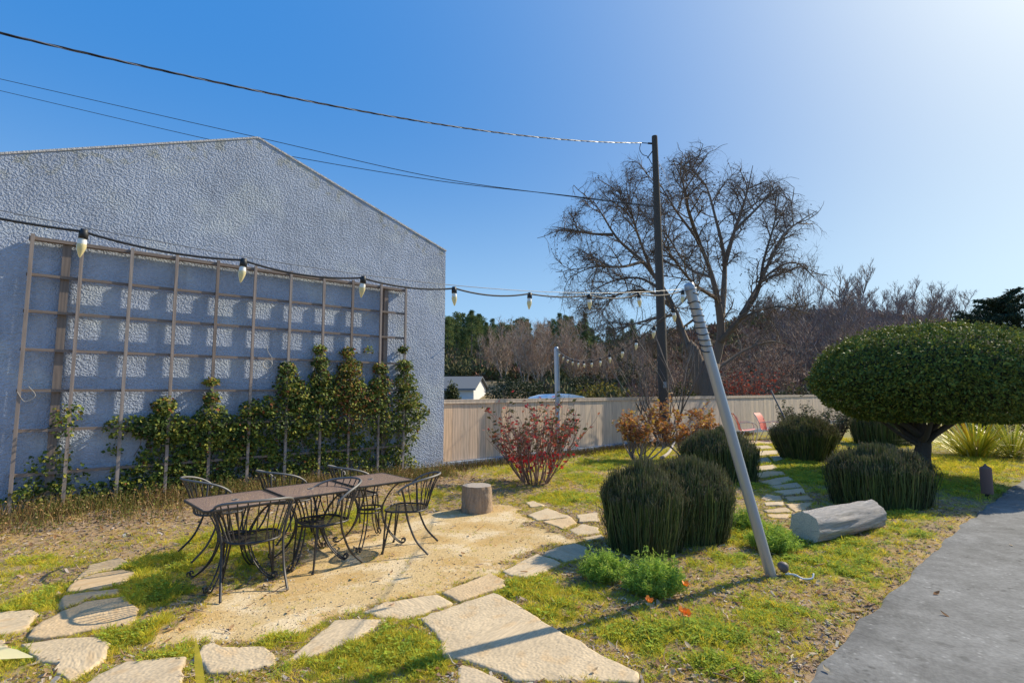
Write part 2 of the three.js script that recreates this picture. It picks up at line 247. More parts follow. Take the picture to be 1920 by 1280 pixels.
// asphalt path
{
  const crack = (x, z) => { let m = 9; for (const [ax, az, bx, bz] of CR) { const dx = bx - ax, dz = bz - az, t = clamp(((x - ax) * dx + (z - az) * dz) / (dx * dx + dz * dz)), L = Math.hypot(dx, dz), side = ((x - ax) * dz - (z - az) * dx) / L, w = 0.09 * n2(t * 4 + ax, 3) + 0.03 * n2(t * 19 + ax, 5), end = Math.hypot(x - ax - dx * t, z - az - dz * t) - Math.abs(side); m = Math.min(m, Math.abs(side - w) + end * 3 + 0.012 * sstep(-0.2, 0.5, n2(t * 9 + az, 8))); } return m; };
  const CR = [[[1565, 1205], [1640, 1280]], [[1775, 1040], [1925, 1055]], [[1640, 1280], [1700, 1340]], [[1720, 1100], [1920, 1112]]].map(([a, b]) => { const p = ground(...a), q = ground(...b); return [p.x, p.z, q.x, q.z]; });
  const T = 1024, X0 = -5, X1 = 11, Z0 = -12, Z1 = 2;
  const map = tex(T, T, (u, v) => { const x = lerp(X0, X1, u), z = lerp(Z0, Z1, v), r = R(); let l = 0.435 + 0.03 * n2(x * 1.2, z * 1.2) + 0.03 * n2b(x * 4, z * 4) + 0.025 * n2(x * 16, z * 16) + 0.07 * (r - 0.5); l -= 0.035 * sstep(0.1, 0.6, n2b(x * 0.5 + 4, z * 0.5) + 0.3 * n2(x * 3, z * 3)); l += 0.03 * sstep(0.45, 0.8, n2(x * 2.3 + 9, z * 2.3)); if (r > 0.992) l += 0.12; if (n2(x * 5 + 3, z * 5) > 0.78) l -= 0.06; const c = crack(x, z); l *= lerp(0.6, 1, sstep(0.0, 0.014, c)); return [l * 1.0, l * 0.992, l * 0.975]; }, true);
  map.wrapS = map.wrapT = THREE.ClampToEdgeWrapping;
  const bt = grainTex.clone(); bt.repeat.set(12, 10); bt.needsUpdate = true;
  const b = new B(), zs = []; for (let z = 1.5; z > -3; z -= 0.15) zs.push(z); for (let z = -3; z > -21.5; z -= 0.1) zs.push(z);
  const cols = [0, 0.05, 0.3, 0.7, 1.3, 2.2, 3.4, 5, 6.5]; let rows = [];
  for (const z of zs) {
    const e = edgeX(z) - 0.05 * n2(z * 2.1, 3) - 0.03 * n2(z * 7, 5) - 0.015 * n2(z * 19, 7), nxp = 0.78;
    rows.push(cols.map((c, k) => { const x = e + c * 1.3, y = (k ? 0.012 : -0.05) + 0.004 * n2(x * 0.7, z * 0.7) + 0.02 * sstep(0, 2, c); return b.v(x, y, z, null, (x - X0) / (X1 - X0), (z - Z0) / (Z1 - Z0)); }));
  }
  for (let j = 0; j + 1 < rows.length; j++) for (let k = 0; k + 1 < cols.length; k++) b.quad(rows[j][k], rows[j][k + 1], rows[j + 1][k + 1], rows[j + 1][k]);
  tag(b.mesh('asphalt_path', std({ map, bumpMap: bt, bumpScale: 0.006, roughness: 0.92 })), null, null, null, 'structure');
}
// flagstones
{
  const path = structure('flagstone_path');
  const st = tex(1024, 1024, (u, v) => { const a = tn(u, v, 5), b = tn(u, v, 17, 3), c = tn(u, v, 60, 6), k = tn(u, v, 9, 12); let l = 0.765 + 0.03 * a + 0.03 * b + 0.05 * c + 0.05 * (R() - 0.5); const vein = Math.abs(tn(u, v, 5, 20)); l -= 0.08 * sstep(0.02, 0.0, vein) * sstep(0.2, 0.6, a); const pit = sstep(0.5, 0.72, b * 0.5 + c * 0.6); l -= 0.10 * pit; const rust = sstep(0.35, 0.9, k) * 0.03; return [l, l * (0.9 - rust), l * (0.745 - rust * 2)]; }, true);
  const sb = tex(512, 512, (u, v) => 0.5 + 0.12 * tn(u, v, 6) + 0.10 * tn(u, v, 20, 4) + 0.14 * tn(u, v, 60, 8), false);
  st.repeat.set(0.6, 0.6); sb.repeat.set(0.6, 0.6);
  const mats = [[0.97, 0.95, 0.92], [0.88, 0.87, 0.87], [0.97, 0.88, 0.76], [0.83, 0.78, 0.71]].map(c => std({ color: lin(...c), map: st, bumpMap: sb, bumpScale: 0.010, roughness: 0.9 }));
  STONES.forEach((P, k) => {
    const O = []; const cx = P.reduce((a, q) => a + q.x, 0) / P.length, cz = P.reduce((a, q) => a + q.z, 0) / P.length;
    P.forEach((q, i) => { const w = P[(i + 1) % P.length], L = Math.hypot(w.x - q.x, w.z - q.z), m = Math.max(1, Math.round(L / 0.06)); for (let t = 0; t < m; t++) { const x = lerp(q.x, w.x, t / m), z = lerp(q.z, w.z, t / m), e = 1 + (0.014 * n2(x * 6, z * 6) + 0.008 * n2(x * 19, z * 19)) / Math.max(0.12, Math.hypot(x - cx, z - cz)); O.push(V(cx + (x - cx) * e, 0, cz + (z - cz) * e)); } });
    if (THREE.ShapeUtils.area(O.map(q => new THREE.Vector2(q.x, q.z))) < 0) O.reverse();
    const b = new B(), yb = Math.min(...O.map(q => H(q.x, q.z))), top = Math.max(H(cx, cz), ...O.map(q => H(q.x, q.z)), ...O.map(q => H((q.x + cx) / 2, (q.z + cz) / 2))) + 0.007 + 0.003 * n2(k, 4), tx = 0.006 * n2(k * 3, 1), tz = 0.006 * n2(k * 3, 9), n = O.length, Y = q => top + (q.x - cx) * tx + (q.z - cz) * tz;
    const ring = (ins, dy) => O.map(q => { const L = Math.max(0.05, Math.hypot(q.x - cx, q.z - cz)), f = 1 - ins / L, x = cx + (q.x - cx) * f, z = cz + (q.z - cz) * f; return b.v(x, dy === null ? yb - 0.05 : Y(q) + dy, z, null, x + k * 0.37, z + k * 0.71); });
    const A = ring(0, null), C = ring(0.002, -0.012), D = ring(0.012, -0.002), E2 = ring(0.03, 0);
    for (const [p, q] of [[A, C], [C, D], [D, E2]]) for (let i = 0; i < n; i++) { const j = (i + 1) % n; b.quad(p[i], q[i], q[j], p[j]); }
    const ins = O.map(q => { const L = Math.max(0.05, Math.hypot(q.x - cx, q.z - cz)), f = 1 - 0.03 / L; return new THREE.Vector2(cx + (q.x - cx) * f, cz + (q.z - cz) * f); });
    for (const t of THREE.ShapeUtils.triangulateShape(ins, [])) b.tri(E2[t[0]], E2[t[2]], E2[t[1]]);
    const o = b.mesh('flagstone', mats[[0, 1, 0, 2, 0, 1, 0, 0, 1, 0, 2, 3, 2, 3][k % 14]], path); if (k === 0) tag(o, 'largest flagstone, a broad pale slab crossed by a pole shadow');
  });
}
// ------------------------------------------------------------------ stucco building
{
  const bld = thing('stucco_building', 'blue-grey stucco building with a plain gabled wall behind the trellis', 'building');
  const A = onWall(484, 259), E0 = onWall(826, 469), L = 2 * A.s, apex = A.y, eave = E0.y, Q0 = onWall(0, 290), eaveL = lerp(apex, Q0.y, (L - A.s) / (Q0.s - A.s)), bot = 0.13, TK = 0.22;
  const roofY = q => q > A.s ? lerp(apex, eave, (q - A.s) / (0 - A.s)) : lerp(apex, eaveL, (q - A.s) / (L - A.s));
  // one sheet of each for the whole wall, 8 m wide: trowelled dabs, fine grit, faint stains under the coping
  const W8 = 8, sb = tex(2048, 2048, (u, v) => { const x = u * W8, y = v * W8, w1 = n2(x * 3, y * 3), w2 = n2b(x * 3, y * 3), a = n2(x * 25 + 0.5 * w1, y * 28 + 0.5 * w2), b = n2b(x * 14 + 0.4 * w2, y * 16 + 0.4 * w1), c = n2(x * 55, y * 55); return 0.2 + sstep(-0.25, 0.5, a) * 0.24 + sstep(-0.2, 0.5, b) * 0.18 + 0.13 * c + 0.07 * n2(x * 90, y * 90); }, false);
  const sc = tex(1024, 1024, (u, v) => { const x = u * W8, y = v * W8, a = n2(x * 0.6, y * 0.6), b = n2b(x * 2.2, y * 2.2), c = n2(x * 13, y * 13), d = n2b(x * 5, y * 0.7); let l = 1 + 0.035 * a + 0.035 * b + 0.03 * c; const ye = sstep(0.2, 0.9, n2b(x * 0.9 + 7, y * 0.9) + 0.3 * b) * 0.035; const run = sstep(0.35, 0.9, d) * 0.05; l -= run; const sx = x - W8, below = roofY(sx) - y, li = sstep(0.32, 0.02, below + 0.2 * n2(sx * 3, y * 3)) * sstep(-0.1, 0.5, n2b(sx * 5, y * 5) + 0.5 * c); l -= 0.07 * li; return [0.645 * l + ye + 0.02 * li, 0.68 * l + ye * 0.8, 0.745 * l - 0.06 * li]; }, true);
  for (const t of [sb, sc]) t.repeat.set(1 / W8, 1 / W8);
  const M = std({ map: sc, bumpMap: sb, bumpScale: 0.017, roughness: 0.97 });
  const cap = std({ color: lin(0.55, 0.52, 0.5), bumpMap: sb, bumpScale: 0.008, roughness: 0.9 }), concrete = std({ color: lin(0.40, 0.43, 0.49), roughness: 0.95 }), roofM = std({ color: lin(0.16, 0.15, 0.15), roughness: 0.95 });
  const outline = [[0, bot], [0, eave], [A.s, apex], [L, eaveL], [L, bot]];
  const b = new B(), nu = 60;                                      // front face as a fine strip, back face plain
  
  for (const d of [0, -TK]) { const q = outline.map(([s, y]) => { const p = wallP(s, y, d); return b.v(p.x, p.y, p.z, null, s, y); }); for (let k = 2; k < 5; k++) d === 0 ? b.tri(q[0], q[k - 1], q[k]) : b.tri(q[0], q[k], q[k - 1]); }
  const side = (p, q) => b.face([wallP(p[0], p[1], 0), wallP(q[0], q[1], 0), wallP(q[0], q[1], -TK), wallP(p[0], p[1], -TK)], null, [[0, p[1]], [0.01, q[1]], [TK, q[1]], [TK, p[1]]]);
  side(outline[1], outline[0]); side(outline[4], outline[3]); side(outline[0], outline[4]);
  b.mesh('wall', M, bld, false);
  // coping along both slopes, a little proud of the wall
  for (const [s0, s1] of [[A.s, 0.012], [L - 0.012, A.s]]) { const y0 = s0 === A.s ? apex : eaveL, y1 = s1 === A.s ? apex : eave; const c = new B(), p = wallP(s0, y0), q = wallP(s1, y1), m = p.clone().add(q).multiplyScalar(0.5).addScaledVector(N, -TK / 2), ax = q.clone().sub(p), l = ax.length(); ax.normalize(); const ay = V().crossVectors(N, ax).normalize(); if (ay.y < 0) ay.negate(); m.addScaledVector(ay, 0.012); c.box(m, l / 2, 0.014, TK / 2 + 0.01, ax, ay, N); c.mesh('coping', cap, bld, false); }
  const f = new B(); f.box(wallP(L / 2, 0.03, -TK / 2 - 0.06), -L / 2, 0.10, TK / 2, U, UP, N); f.mesh('foundation', concrete, bld, false);
  // body of the building behind the gable wall
  const dep = 11, s = new B();
  for (const q of [-0.03, L + 0.03]) s.box(wallP(q, (eave - 0.45) / 2, -TK - dep / 2), 0.03, (eave - 0.45) / 2, dep / 2 - 0.004, U, UP, N);
  s.face([wallP(0, 0, -TK - dep), wallP(0, eave - 0.45, -TK - dep), wallP(A.s, apex - 0.45, -TK - dep), wallP(L, eaveL - 0.45, -TK - dep), wallP(L, 0, -TK - dep)], null, outline);
  s.mesh('rear_walls', M, bld, false);
  const r = new B(); for (const [s0, s1] of [[A.s, 0], [L, A.s]]) { const y0 = s0 === A.s ? apex : eaveL, y1 = s1 === A.s ? apex : eave; r.face([wallP(s0, y0 - 0.42, -TK - 0.003), wallP(s1, y1 - 0.42, -TK - 0.003), wallP(s1, y1 - 0.42, -TK - dep), wallP(s0, y0 - 0.42, -TK - dep)]); } r.mesh('roof', roofM, bld, false);
  const hk = new B(); const hp = onWall(826, 652).y; hk.tube([wallP(-0.03, hp, 0), wallP(-0.03, hp, 0.05), wallP(-0.03, hp + 0.03, 0.06)], 0.008, 5); hk.mesh('hook', std({ color: lin(0.12, 0.12, 0.13), roughness: 0.5, metalness: 0.6 }), bld);
}
// ------------------------------------------------------------------ trellis
const TR = { rails: [], posts: [] };
{
  const tr = thing('wooden_trellis', 'weathered wooden grid trellis standing against the blue stucco wall', 'trellis');
  const wm = [[0.36, 0.295, 0.26], [0.27, 0.215, 0.185], [0.235, 0.19, 0.165], [0.38, 0.325, 0.295]].map(c => std({ color: lin(...c.map(q => q * 1.12)), map: woodTex, bumpMap: woodTex, bumpScale: 0.004, roughness: 0.9 }));
  const dr = 0.1065, dp = 0.128;
  const px = [38, 135, 232, 319, 398, 471, 538, 602, 656, 710, 757], hs = [443, 512, 582, 655, 732, 808, 890].map(y => onWall(40, y, dr).y);
  const ss = px.map(x => onWall(x, 700, dp).s); TR.ss = ss; TR.hs = hs;
  const s0 = ss[0] - 0.03, s1 = ss[10] + 0.03;
  const stick = (name, a, b, w, d, m, up) => { const q = new B(), ax = b.clone().sub(a), l = ax.length(); ax.normalize(); const az = N, ay = V().crossVectors(az, ax).normalize(), h = l / 2, segs = 1; const c = a.clone().add(b).multiplyScalar(.5); q.box(c, up ? w / 2 : h, up ? h : w / 2, d / 2, up ? ay : ax, up ? ax : ay, az); const o = q.mesh(name, m, tr, false); const uv = o.geometry.attributes.uv; const off = R() * 3; for (let k = 0; k < uv.count; k++) { const U2 = uv.getX(k), V2 = uv.getY(k); up ? uv.setXY(k, U2 * 3 + off, V2 * 0.6 + off) : uv.setXY(k, V2 * 3 + off, U2 * 0.6 + off); } return o; };
  for (const [x, w] of [[107, 0.09], [719, 0.08]]) { const s = onWall(x, 700, 0.03).s; stick('support_post', wallP(s, -0.05, 0.043), wallP(s, hs[0] - 0.023, 0.043), w, 0.082, wm[2], true); }
  hs.forEach((y, k) => stick('rail', wallP(s0, y + 0.006 * n2(k, 3), k ? dr : 0.0735), wallP(s1, y + 0.006 * n2(k, 8), k ? dr : 0.0735), k ? 0.036 : 0.042, k ? 0.042 : 0.106, wm[[1, 2, 2, 1, 2, 1, 2][k]], false));
  ss.forEach((s, k) => stick('upright', wallP(s + 0.012 * n2(k, 1), -0.05, dp + 0.0185 + (k ? 0 : 0.002)), wallP(s + 0.012 * n2(k, 5), hs[0] + 0.045, dp + 0.0185), 0.040, 0.036, wm[[0, 0, 3, 0, 1, 0, 3, 0, 1, 0, 3][k]], true));
  // coiled wire hung on the grid
  const c = onWall(501, 682, 0.16), coil = thing('wire_coil', 'coil of pale wire hanging on a trellis rail', 'wire'), cb = new B(), P = [];
  for (let k = 0; k <= 60; k++) { const a = k / 60 * 6.2832 * 2.6; P.push(c.p.clone().addScaledVector(U, Math.cos(a) * (0.07 + 0.008 * n2(k * 0.3, 2))).addScaledVector(UP, Math.sin(a) * 0.07).addScaledVector(N, 0.02 * n2(k * 0.1, 5))); }
  P.unshift(...curve([c.p.clone().addScaledVector(U, -0.02).addScaledVector(UP, 0.30), c.p.clone().addScaledVector(U, 0.0).addScaledVector(UP, 0.2), c.p.clone().addScaledVector(U, 0.06).addScaledVector(UP, 0.11)], 8)); cb.tube(P, 0.0045, 5); cb.mesh('loop', std({ color: lin(0.45, 0.42, 0.38), roughness: 0.6 }), coil);
  const w2 = onWall(47, 742, 0.17), lw = thing('bent_wire', 'short bent wire hooked beside the end upright of the trellis', 'wire'), lb = new B(); lb.tube(curve([w2.p.clone().addScaledVector(U, -0.08).addScaledVector(UP, 0.05), w2.p.clone().addScaledVector(UP, -0.07), w2.p.clone().addScaledVector(U, 0.09).addScaledVector(UP, 0.0), w2.p.clone().addScaledVector(U, 0.02).addScaledVector(UP, 0.12)], 24), 0.004, 5); lb.mesh('strand', std({ color: lin(0.33, 0.31, 0.28), roughness: 0.6 }), lw);
}
// ------------------------------------------------------------------ fence on its low wall
const FENCE_D = -0.42, fenceTop = t => onFence(832, 752).y + 0.0 * t;
function onFence(px, py) { return onWall(px, py, FENCE_D); }
{
  const fe = thing('board_fence', 'long weathered board fence on a low blue wall', 'fence');
  const top = 1.43, base = onFence(832, 867).y, sA = 0.05, sB = 31;
  const woods = [[0.65, 0.45, 0.30], [0.62, 0.43, 0.295], [0.58, 0.425, 0.31], [0.53, 0.40, 0.30], [0.66, 0.44, 0.26]].map(c => std({ color: lin(...c.map(q => Math.min(0.98, q * 1.5))), map: woodTex, bumpMap: woodTex, bumpScale: 0.004, roughness: 0.92 }));
  const greys = [[0.57, 0.45, 0.345], [0.52, 0.415, 0.325], [0.60, 0.47, 0.35], [0.48, 0.39, 0.31]].map(c => std({ color: lin(...c.map(q => Math.min(0.98, q * 1.5))), map: woodTex, bumpMap: woodTex, bumpScale: 0.004, roughness: 0.92 }));
  let s = sA, k = 0; const w = 0.232;
  while (s < sB) {
    const b = new B(), h = top - 0.06 - base - 0.012, c = wallP(s + w / 2, base + 0.012 + h / 2, FENCE_D - 0.012 + 0.004 * n2(k * 1.7, 2)); b.box(c, w / 2 - 0.003, h / 2, 0.010, U, UP, N);
    const uv = b.u, off = k * 0.317; for (let q = 0; q < uv.length; q += 2) { uv[q] = uv[q] * 1.9 + off; uv[q + 1] = uv[q + 1] * 0.55 + off * 1.3; }
    const young = s < 4.2 && R() < 0.92; b.mesh('board', pick(young ? woods.slice(0, s < 2.4 ? 5 : 4) : greys), fe, false); s += w; k++;
  }
  for (s = sA; s < sB; s += 2.4) { const e = Math.min(s + 2.4, sB), b = new B(); b.box(wallP((s + e) / 2, top - 0.03 + 0.006 * n2(s, 1), FENCE_D + 0.012), (e - s) / 2 - 0.002, 0.032, 0.012, U, UP, N); b.mesh('top_rail', pick(greys), fe, false);
    const c = new B(); c.box(wallP((s + e) / 2, top + 0.014 + 0.006 * n2(s, 1), FENCE_D - 0.002), (e - s) / 2 - 0.002, 0.011, 0.03, U, UP, N); c.mesh('cap', greys[0], fe, false);
    const p = new B(); p.box(wallP(s + 0.05, top / 2, FENCE_D - 0.075), 0.045, top / 2, 0.045, U, UP, N); p.mesh('post', greys[1], fe, false); }
  const cu = new B(); cu.box(wallP((sA + sB) / 2, base / 2 - 0.05, FENCE_D), (sB - sA) / 2, base / 2 + 0.05, 0.09, U, UP, N);
  cu.mesh('low_wall', std({ color: lin(0.27, 0.31, 0.38), bumpMap: grainTex, bumpScale: 0.01, roughness: 0.95 }), fe, false);
}
// ------------------------------------------------------------------ poles, cables, string lights
const galv = std({ color: lin(0.40, 0.43, 0.48), metalness: 0.45, roughness: 0.4, bumpMap: grainTex, bumpScale: 0.001 }), black = std({ color: lin(0.022, 0.022, 0.024), roughness: 0.55 }), steel = std({ color: lin(0.32, 0.33, 0.35), metalness: 0.7, roughness: 0.45 });
const POLE_BASE = ground(1449, 1080).setY(-0.05), POLE_TOP = at(1291, 530, 4.6);
{
  const t = thing('leaning_pole', 'leaning galvanised steel pole with cable wound round its top', 'pole');
  const d = POLE_TOP.clone().sub(POLE_BASE), pts = [0, .25, .5, .75, .985, .997, 1].map(k => POLE_BASE.clone().addScaledVector(d, k)), b = new B();
  b.tube(pts, [.046, .046, .046, .046, .046, .04, .016], 24); b.mesh('shaft', galv, t);
  const ax = d.clone().normalize(), e1 = V(1, 0, 0).cross(ax).normalize(), e2 = V().crossVectors(ax, e1), w = new B(); let P = [];
  for (let k = 0; k <= 220; k++) { const a = k / 220 * 6.2832 * 9, l = 0.10 + 0.52 * Math.pow(k / 220, 0.85) + 0.012 * n2(k * 0.07, 4); P.push(POLE_TOP.clone().addScaledVector(ax, -l).addScaledVector(e1, Math.cos(a) * 0.051).addScaledVector(e2, Math.sin(a) * 0.051)); }
  w.tube(P, 0.0045, 5); w.mesh('wound_cable', black, t);
  const cl = new B(); P = []; for (let k = 0; k <= 24; k++) { const a = k / 24 * 6.2832; P.push(POLE_TOP.clone().addScaledVector(ax, -0.06).addScaledVector(e1, Math.cos(a) * 0.05).addScaledVector(e2, Math.sin(a) * 0.05)); } cl.tube(P, 0.006, 5, null, false); cl.mesh('clamp', steel, t);
}
const FAR_TOP = at(1043, 650, 13.35), FAR_BASE = V(at(1047, 840, 13.35).x, -0.05, -13.35);
function pipePost(name, label, base, top, r) { const t = thing(name, label, 'post'), b = new B(), d = top.clone().sub(base); b.tube([0, .5, .98, .995, 1].map(k => base.clone().addScaledVector(d, k)), [r, r, r, r * .8, r * .3], 16); b.mesh('shaft', galv, t); const c = new B(); c.tube([top.clone().add(V(0.04, -0.12, 0.05)), top.clone().add(V(0.05, -0.06, 0.06)), top.clone().add(V(0.0, -0.05, 0.0))], 0.01, 5); c.mesh('hook', black, t); const k = new B(); k.tube([base.clone().add(V(r * 0.8, 1.3, r * 0.8)), top.clone().add(V(r * 0.8, -0.1, r * 0.8))], 0.012, 6); k.mesh('conduit', steel, t); return t; }
pipePost('string_light_post', 'slim grey steel post in front of the board fence', FAR_BASE, FAR_TOP, 0.058);
const CORD_END = POLE_TOP.clone().add(V(-0.05, -0.07, 0.02)), FIRST_BULB = at(152, 431, 2.06).add(V(0, 0.15, 0)), CORD_START = FIRST_BULB.clone().addScaledVector(FIRST_BULB.clone().sub(CORD_END), 0.3);
pipePost('string_light_post', 'slim grey steel post beside the flagstones holding the string lights', CORD_START.clone().add(V(-0.05, 0, 0)).setY(-0.05), CORD_START.clone().add(V(-0.05, 0.06, 0)), 0.05);
const bulbGlass = new THREE.MeshPhysicalMaterial({ color: lin(0.88, 0.76, 0.42), roughness: 0.3, transmission: 0.25, thickness: 0, side: THREE.DoubleSide, clearcoat: 0.4 }), bulbWhite = std({ color: lin(0.82, 0.80, 0.74), roughness: 0.45 });
const bulbGeo = new THREE.LatheGeometry([[0.001, 0.0], [0.0048, 0.005], [0.0105, 0.02], [0.0165, 0.039], [0.0195, 0.054], [0.0178, 0.064]].map(q => new THREE.Vector2(...q)), 14), collarGeo = new THREE.LatheGeometry([[0.0176, 0.064], [0.0178, 0.075], [0.014, 0.09], [0.013, 0.094]].map(q => new THREE.Vector2(...q)), 14), sockGeo = new THREE.LatheGeometry([[0.0, 0.09], [0.0185, 0.09], [0.019, 0.115], [0.015, 0.12], [0.015, 0.135], [0.0, 0.137]].map(q => new THREE.Vector2(...q)), 12);
function stringLights(name, label, from, to, sag, at0, step, count, scale, drop) {
  const t = thing(name, label, 'string lights', 'string lights over the patio'), L = from.distanceTo(to), pos = k => from.clone().lerp(to, k).add(V(0, -4 * sag * k * (1 - k), 0)), wire = new B(), P = [];
  for (let k = 0; k <= 60; k++) P.push(pos(k / 60).add(V(0, 0.012, 0))); wire.tube(P, 0.0022, 4); wire.mesh('support_wire', steel, t);
  const ks = []; for (let q = 0; q < count; q++) ks.push(at0 + q * step); const kk = [0, ...ks, 1].filter((k, i, a) => i === 0 || k > a[i - 1] + 1e-4 && k <= 1), cord = new B(), C = [];
  for (let q = 0; q + 1 < kk.length; q++) for (let m = 0; m < 10; m++) { const u = m / 10, k = lerp(kk[q], kk[q + 1], u); C.push(pos(k).add(V(0, -0.006 - drop * 4 * u * (1 - u) * Math.min(1, (kk[q + 1] - kk[q]) / step) * (0.75 + 0.5 * n2(q, 3)), 0))); } C.push(pos(1));
  cord.tube(C, 0.0052, 6); cord.mesh('cord', black, t);
  ks.forEach((k, q) => { const p = pos(k), g = new THREE.Group(); const s = mesh('socket', sockGeo, black, t), b = mesh('bulb', bulbGeo, bulbGlass, t), c = mesh('collar', collarGeo, bulbWhite, b); for (const o of [s, b]) { o.position.copy(p).add(V(0, -0.132 * scale, 0)); o.scale.setScalar(scale); o.rotation.set(0.12 * n2(q, 1), 0, 0.16 * n2(q, 6) - 0.05); } });
  return t;
}
// the near run passes through the bulb seen against the wall, then over the patio to the leaning pole
{ const st = CORD_START, tip = CORD_END, L = st.distanceTo(tip), k1 = FIRST_BULB.distanceTo(st) / L, step = (1 - k1) * 0.142;
  stringLights('string_lights', 'black cord of pale bulbs stretched across the patio before the trellis', st, tip, 0.21, k1 - step, step, 9, 0.85, 0.028);
  stringLights('string_lights', 'sagging cord of pale bulbs from the leaning pole to the fence post', POLE_TOP.clone().add(V(0.0, -0.12, -0.06)), FAR_TOP.clone().add(V(0, -0.06, 0.06)), 0.42, 0.035, 0.076, 13, 0.98, 0.02);
}
// utility pole
const UTIL = V(4.68, 0, -16.5), UTIL_TOP = at(1227.5, 255, 16.5);
{
  const t = thing('utility_pole', 'tall dark wooden utility pole in front of the board fence', 'utility pole'), b = new B(), base = V(at(1243, 770, 16.5).x + 0.06, -0.3, -16.5), d = UTIL_TOP.clone().sub(base);
  b.tube([0, .2, .4, .6, .8, .997, 1].map(k => base.clone().addScaledVector(d, k)), [.165, .155, .142, .126, .108, .09, .085], 14); b.mesh('shaft', std({ color: lin(0.085, 0.07, 0.058), bumpMap: barkBump, bumpScale: 0.015, roughness: 0.95 }), t);
  const h = new B(), a = UTIL_TOP.clone().add(V(-0.08, -0.25, 0)); h.tube([a, a.clone().add(V(-0.14, 0, 0.02))], [0.03, 0.03], 8); h.tube([a.clone().add(V(-0.14, 0, 0.02)), a.clone().add(V(-0.36, 0.0, 0.05))], 0.016, 6); h.mesh('insulator', black, t);
  const l = new B(); l.tube(curve([a.clone().add(V(-0.38, 0.0, 0.06)), a.clone().add(V(-0.42, -0.22, 0.06)), a.clone().add(V(-0.32, -0.40, 0.06)), a.clone().add(V(-0.18, -0.44, 0.04)), a.clone().add(V(-0.12, -0.5, 0)), a.clone().add(V(-0.02, -0.7, 0))], 24), 0.012, 5); l.tube([a.clone().add(V(-0.18, -0.5, 0.04)), a.clone().add(V(0.0, -0.25, 0))], 0.016, 5); l.mesh('drip_loop', black, t);
  const hw = new B(); hw.box(base.clone().addScaledVector(d, 0.21).add(V(0, 0, 0.15)), 0.05, 0.09, 0.012); hw.mesh('tag_plate', steel, t, false);
  // the cable that comes down over the patio: strands twisted round a carrying wire
  const c = thing('service_cable', 'thick twisted overhead cable running to the top of the utility pole', 'cable'), p0 = a.clone().add(V(-0.36, 0, 0.05)), p1 = at(0, 62, 6.2), dir = p1.clone().sub(p0), n = 260, sag = 0.36;
  const mid = k => p0.clone().addScaledVector(dir, k).add(V(0, -4 * sag * k * (1 - k), 0));
  const e1 = V().crossVectors(UP, dir).normalize(), e2 = UP; for (const ph of [0, 2.094, 4.189]) { const s = new B(), P = []; for (let k = 0; k <= n; k++) { const u = k / n * 1.3, a2 = k * 0.55 + ph; P.push(mid(u).addScaledVector(e1, Math.cos(a2) * 0.0095).addScaledVector(e2, Math.sin(a2) * 0.0095)); } s.tube(P, 0.0088, 5); s.mesh('strand', ph === 0 ? steel : black, c); }
  for (const [label, pts] of [['thin overhead wire passing above the ridge of the gable', [[0, 148, 22], [485, 258, 20], [830, 335, 18.6], [1060, 367, 17.6], [1228, 388, 16.6]]], ['thin overhead wire dipping behind the roof slope of the gable', [[0, 170, 24], [395, 262, 21.5], [545, 293, 20], [830, 340, 18.7], [1060, 366, 17.6], [1228, 386, 16.6]]]]) { const w = thing('overhead_wire', label, 'wire'), s = new B(), P = pts.map(q => at(...q)); const first = P[0].clone().add(P[0].clone().sub(P[1]).multiplyScalar(1.0)); s.tube(curve([first, ...P], 80), 0.013, 5); s.mesh('strand', black, w); }
  const g = thing('guy_wire', 'slanting guard tube of a guy wire in front of the fence', 'guy wire'), gb = new B(), g0 = at(1446, 732, 19.2), g1 = ground(1494, 826, 0); gb.tube([g0, V(lerp(g0.x, g1.x, .5), lerp(g0.y, -0.05, .5), lerp(g0.z, g1.z, .5)), g1.setY(-0.05)], 0.03, 8); gb.mesh('guard_tube', std({ color: lin(0.14, 0.13, 0.12), roughness: 0.7 }), g); const gw = new B(); gw.tube([g0, UTIL_TOP.clone().add(V(0, -0.6, 0))], 0.0035, 4); gw.mesh('strand', black, g);
}
// ------------------------------------------------------------------ wire mesh furniture
const iron = std({ color: lin(0.05, 0.046, 0.044), roughness: 0.5, metalness: 0.35, bumpMap: grainTex, bumpScale: 0.001 }), ironGrey = std({ color: lin(0.16, 0.155, 0.15), roughness: 0.55, metalness: 0.3 }), meshTop = std({ color: lin(0.36, 0.245, 0.19), roughness: 0.75, metalness: 0.1 });
function netting(b, inside, x0, x1, z0, z1, pitch, w, y) {      // expanded metal: two families of slanting strips clipped to an outline
  for (const [ux, uz] of [[0.8, 0.6], [0.8, -0.6]]) {
    const vx = -uz, vz = ux, D = 1.5 * Math.max(x1 - x0, z1 - z0);
    for (let o = -D; o < D; o += pitch) { let a = null; const st = pitch * 0.8; for (let t = -D; t <= D + st; t += st) { const x = (x0 + x1) / 2 + ux * t + vx * o, z = (z0 + z1) / 2 + uz * t + vz * o, ok = inside(x, z); if (ok && a === null) a = t; if (!ok && a !== null) { const P = (q, s) => { const X = (x0 + x1) / 2 + ux * q + vx * (o + s * w / 2), Z = (z0 + z1) / 2 + uz * q + vz * (o + s * w / 2); return b.v(X, y(X, Z) + (uz > 0 ? 0.0004 : -0.0004), Z); }; const m = Math.max(1, Math.ceil((t - a) / 0.12)); let l = P(a, -1), r = P(a, 1); for (let k = 1; k <= m; k++) { const q = a + (t - st - a) * k / m, l2 = P(q, -1), r2 = P(q, 1); b.quad(l, r, r2, l2); l = l2; r = r2; } a = null; } } }
  }
}
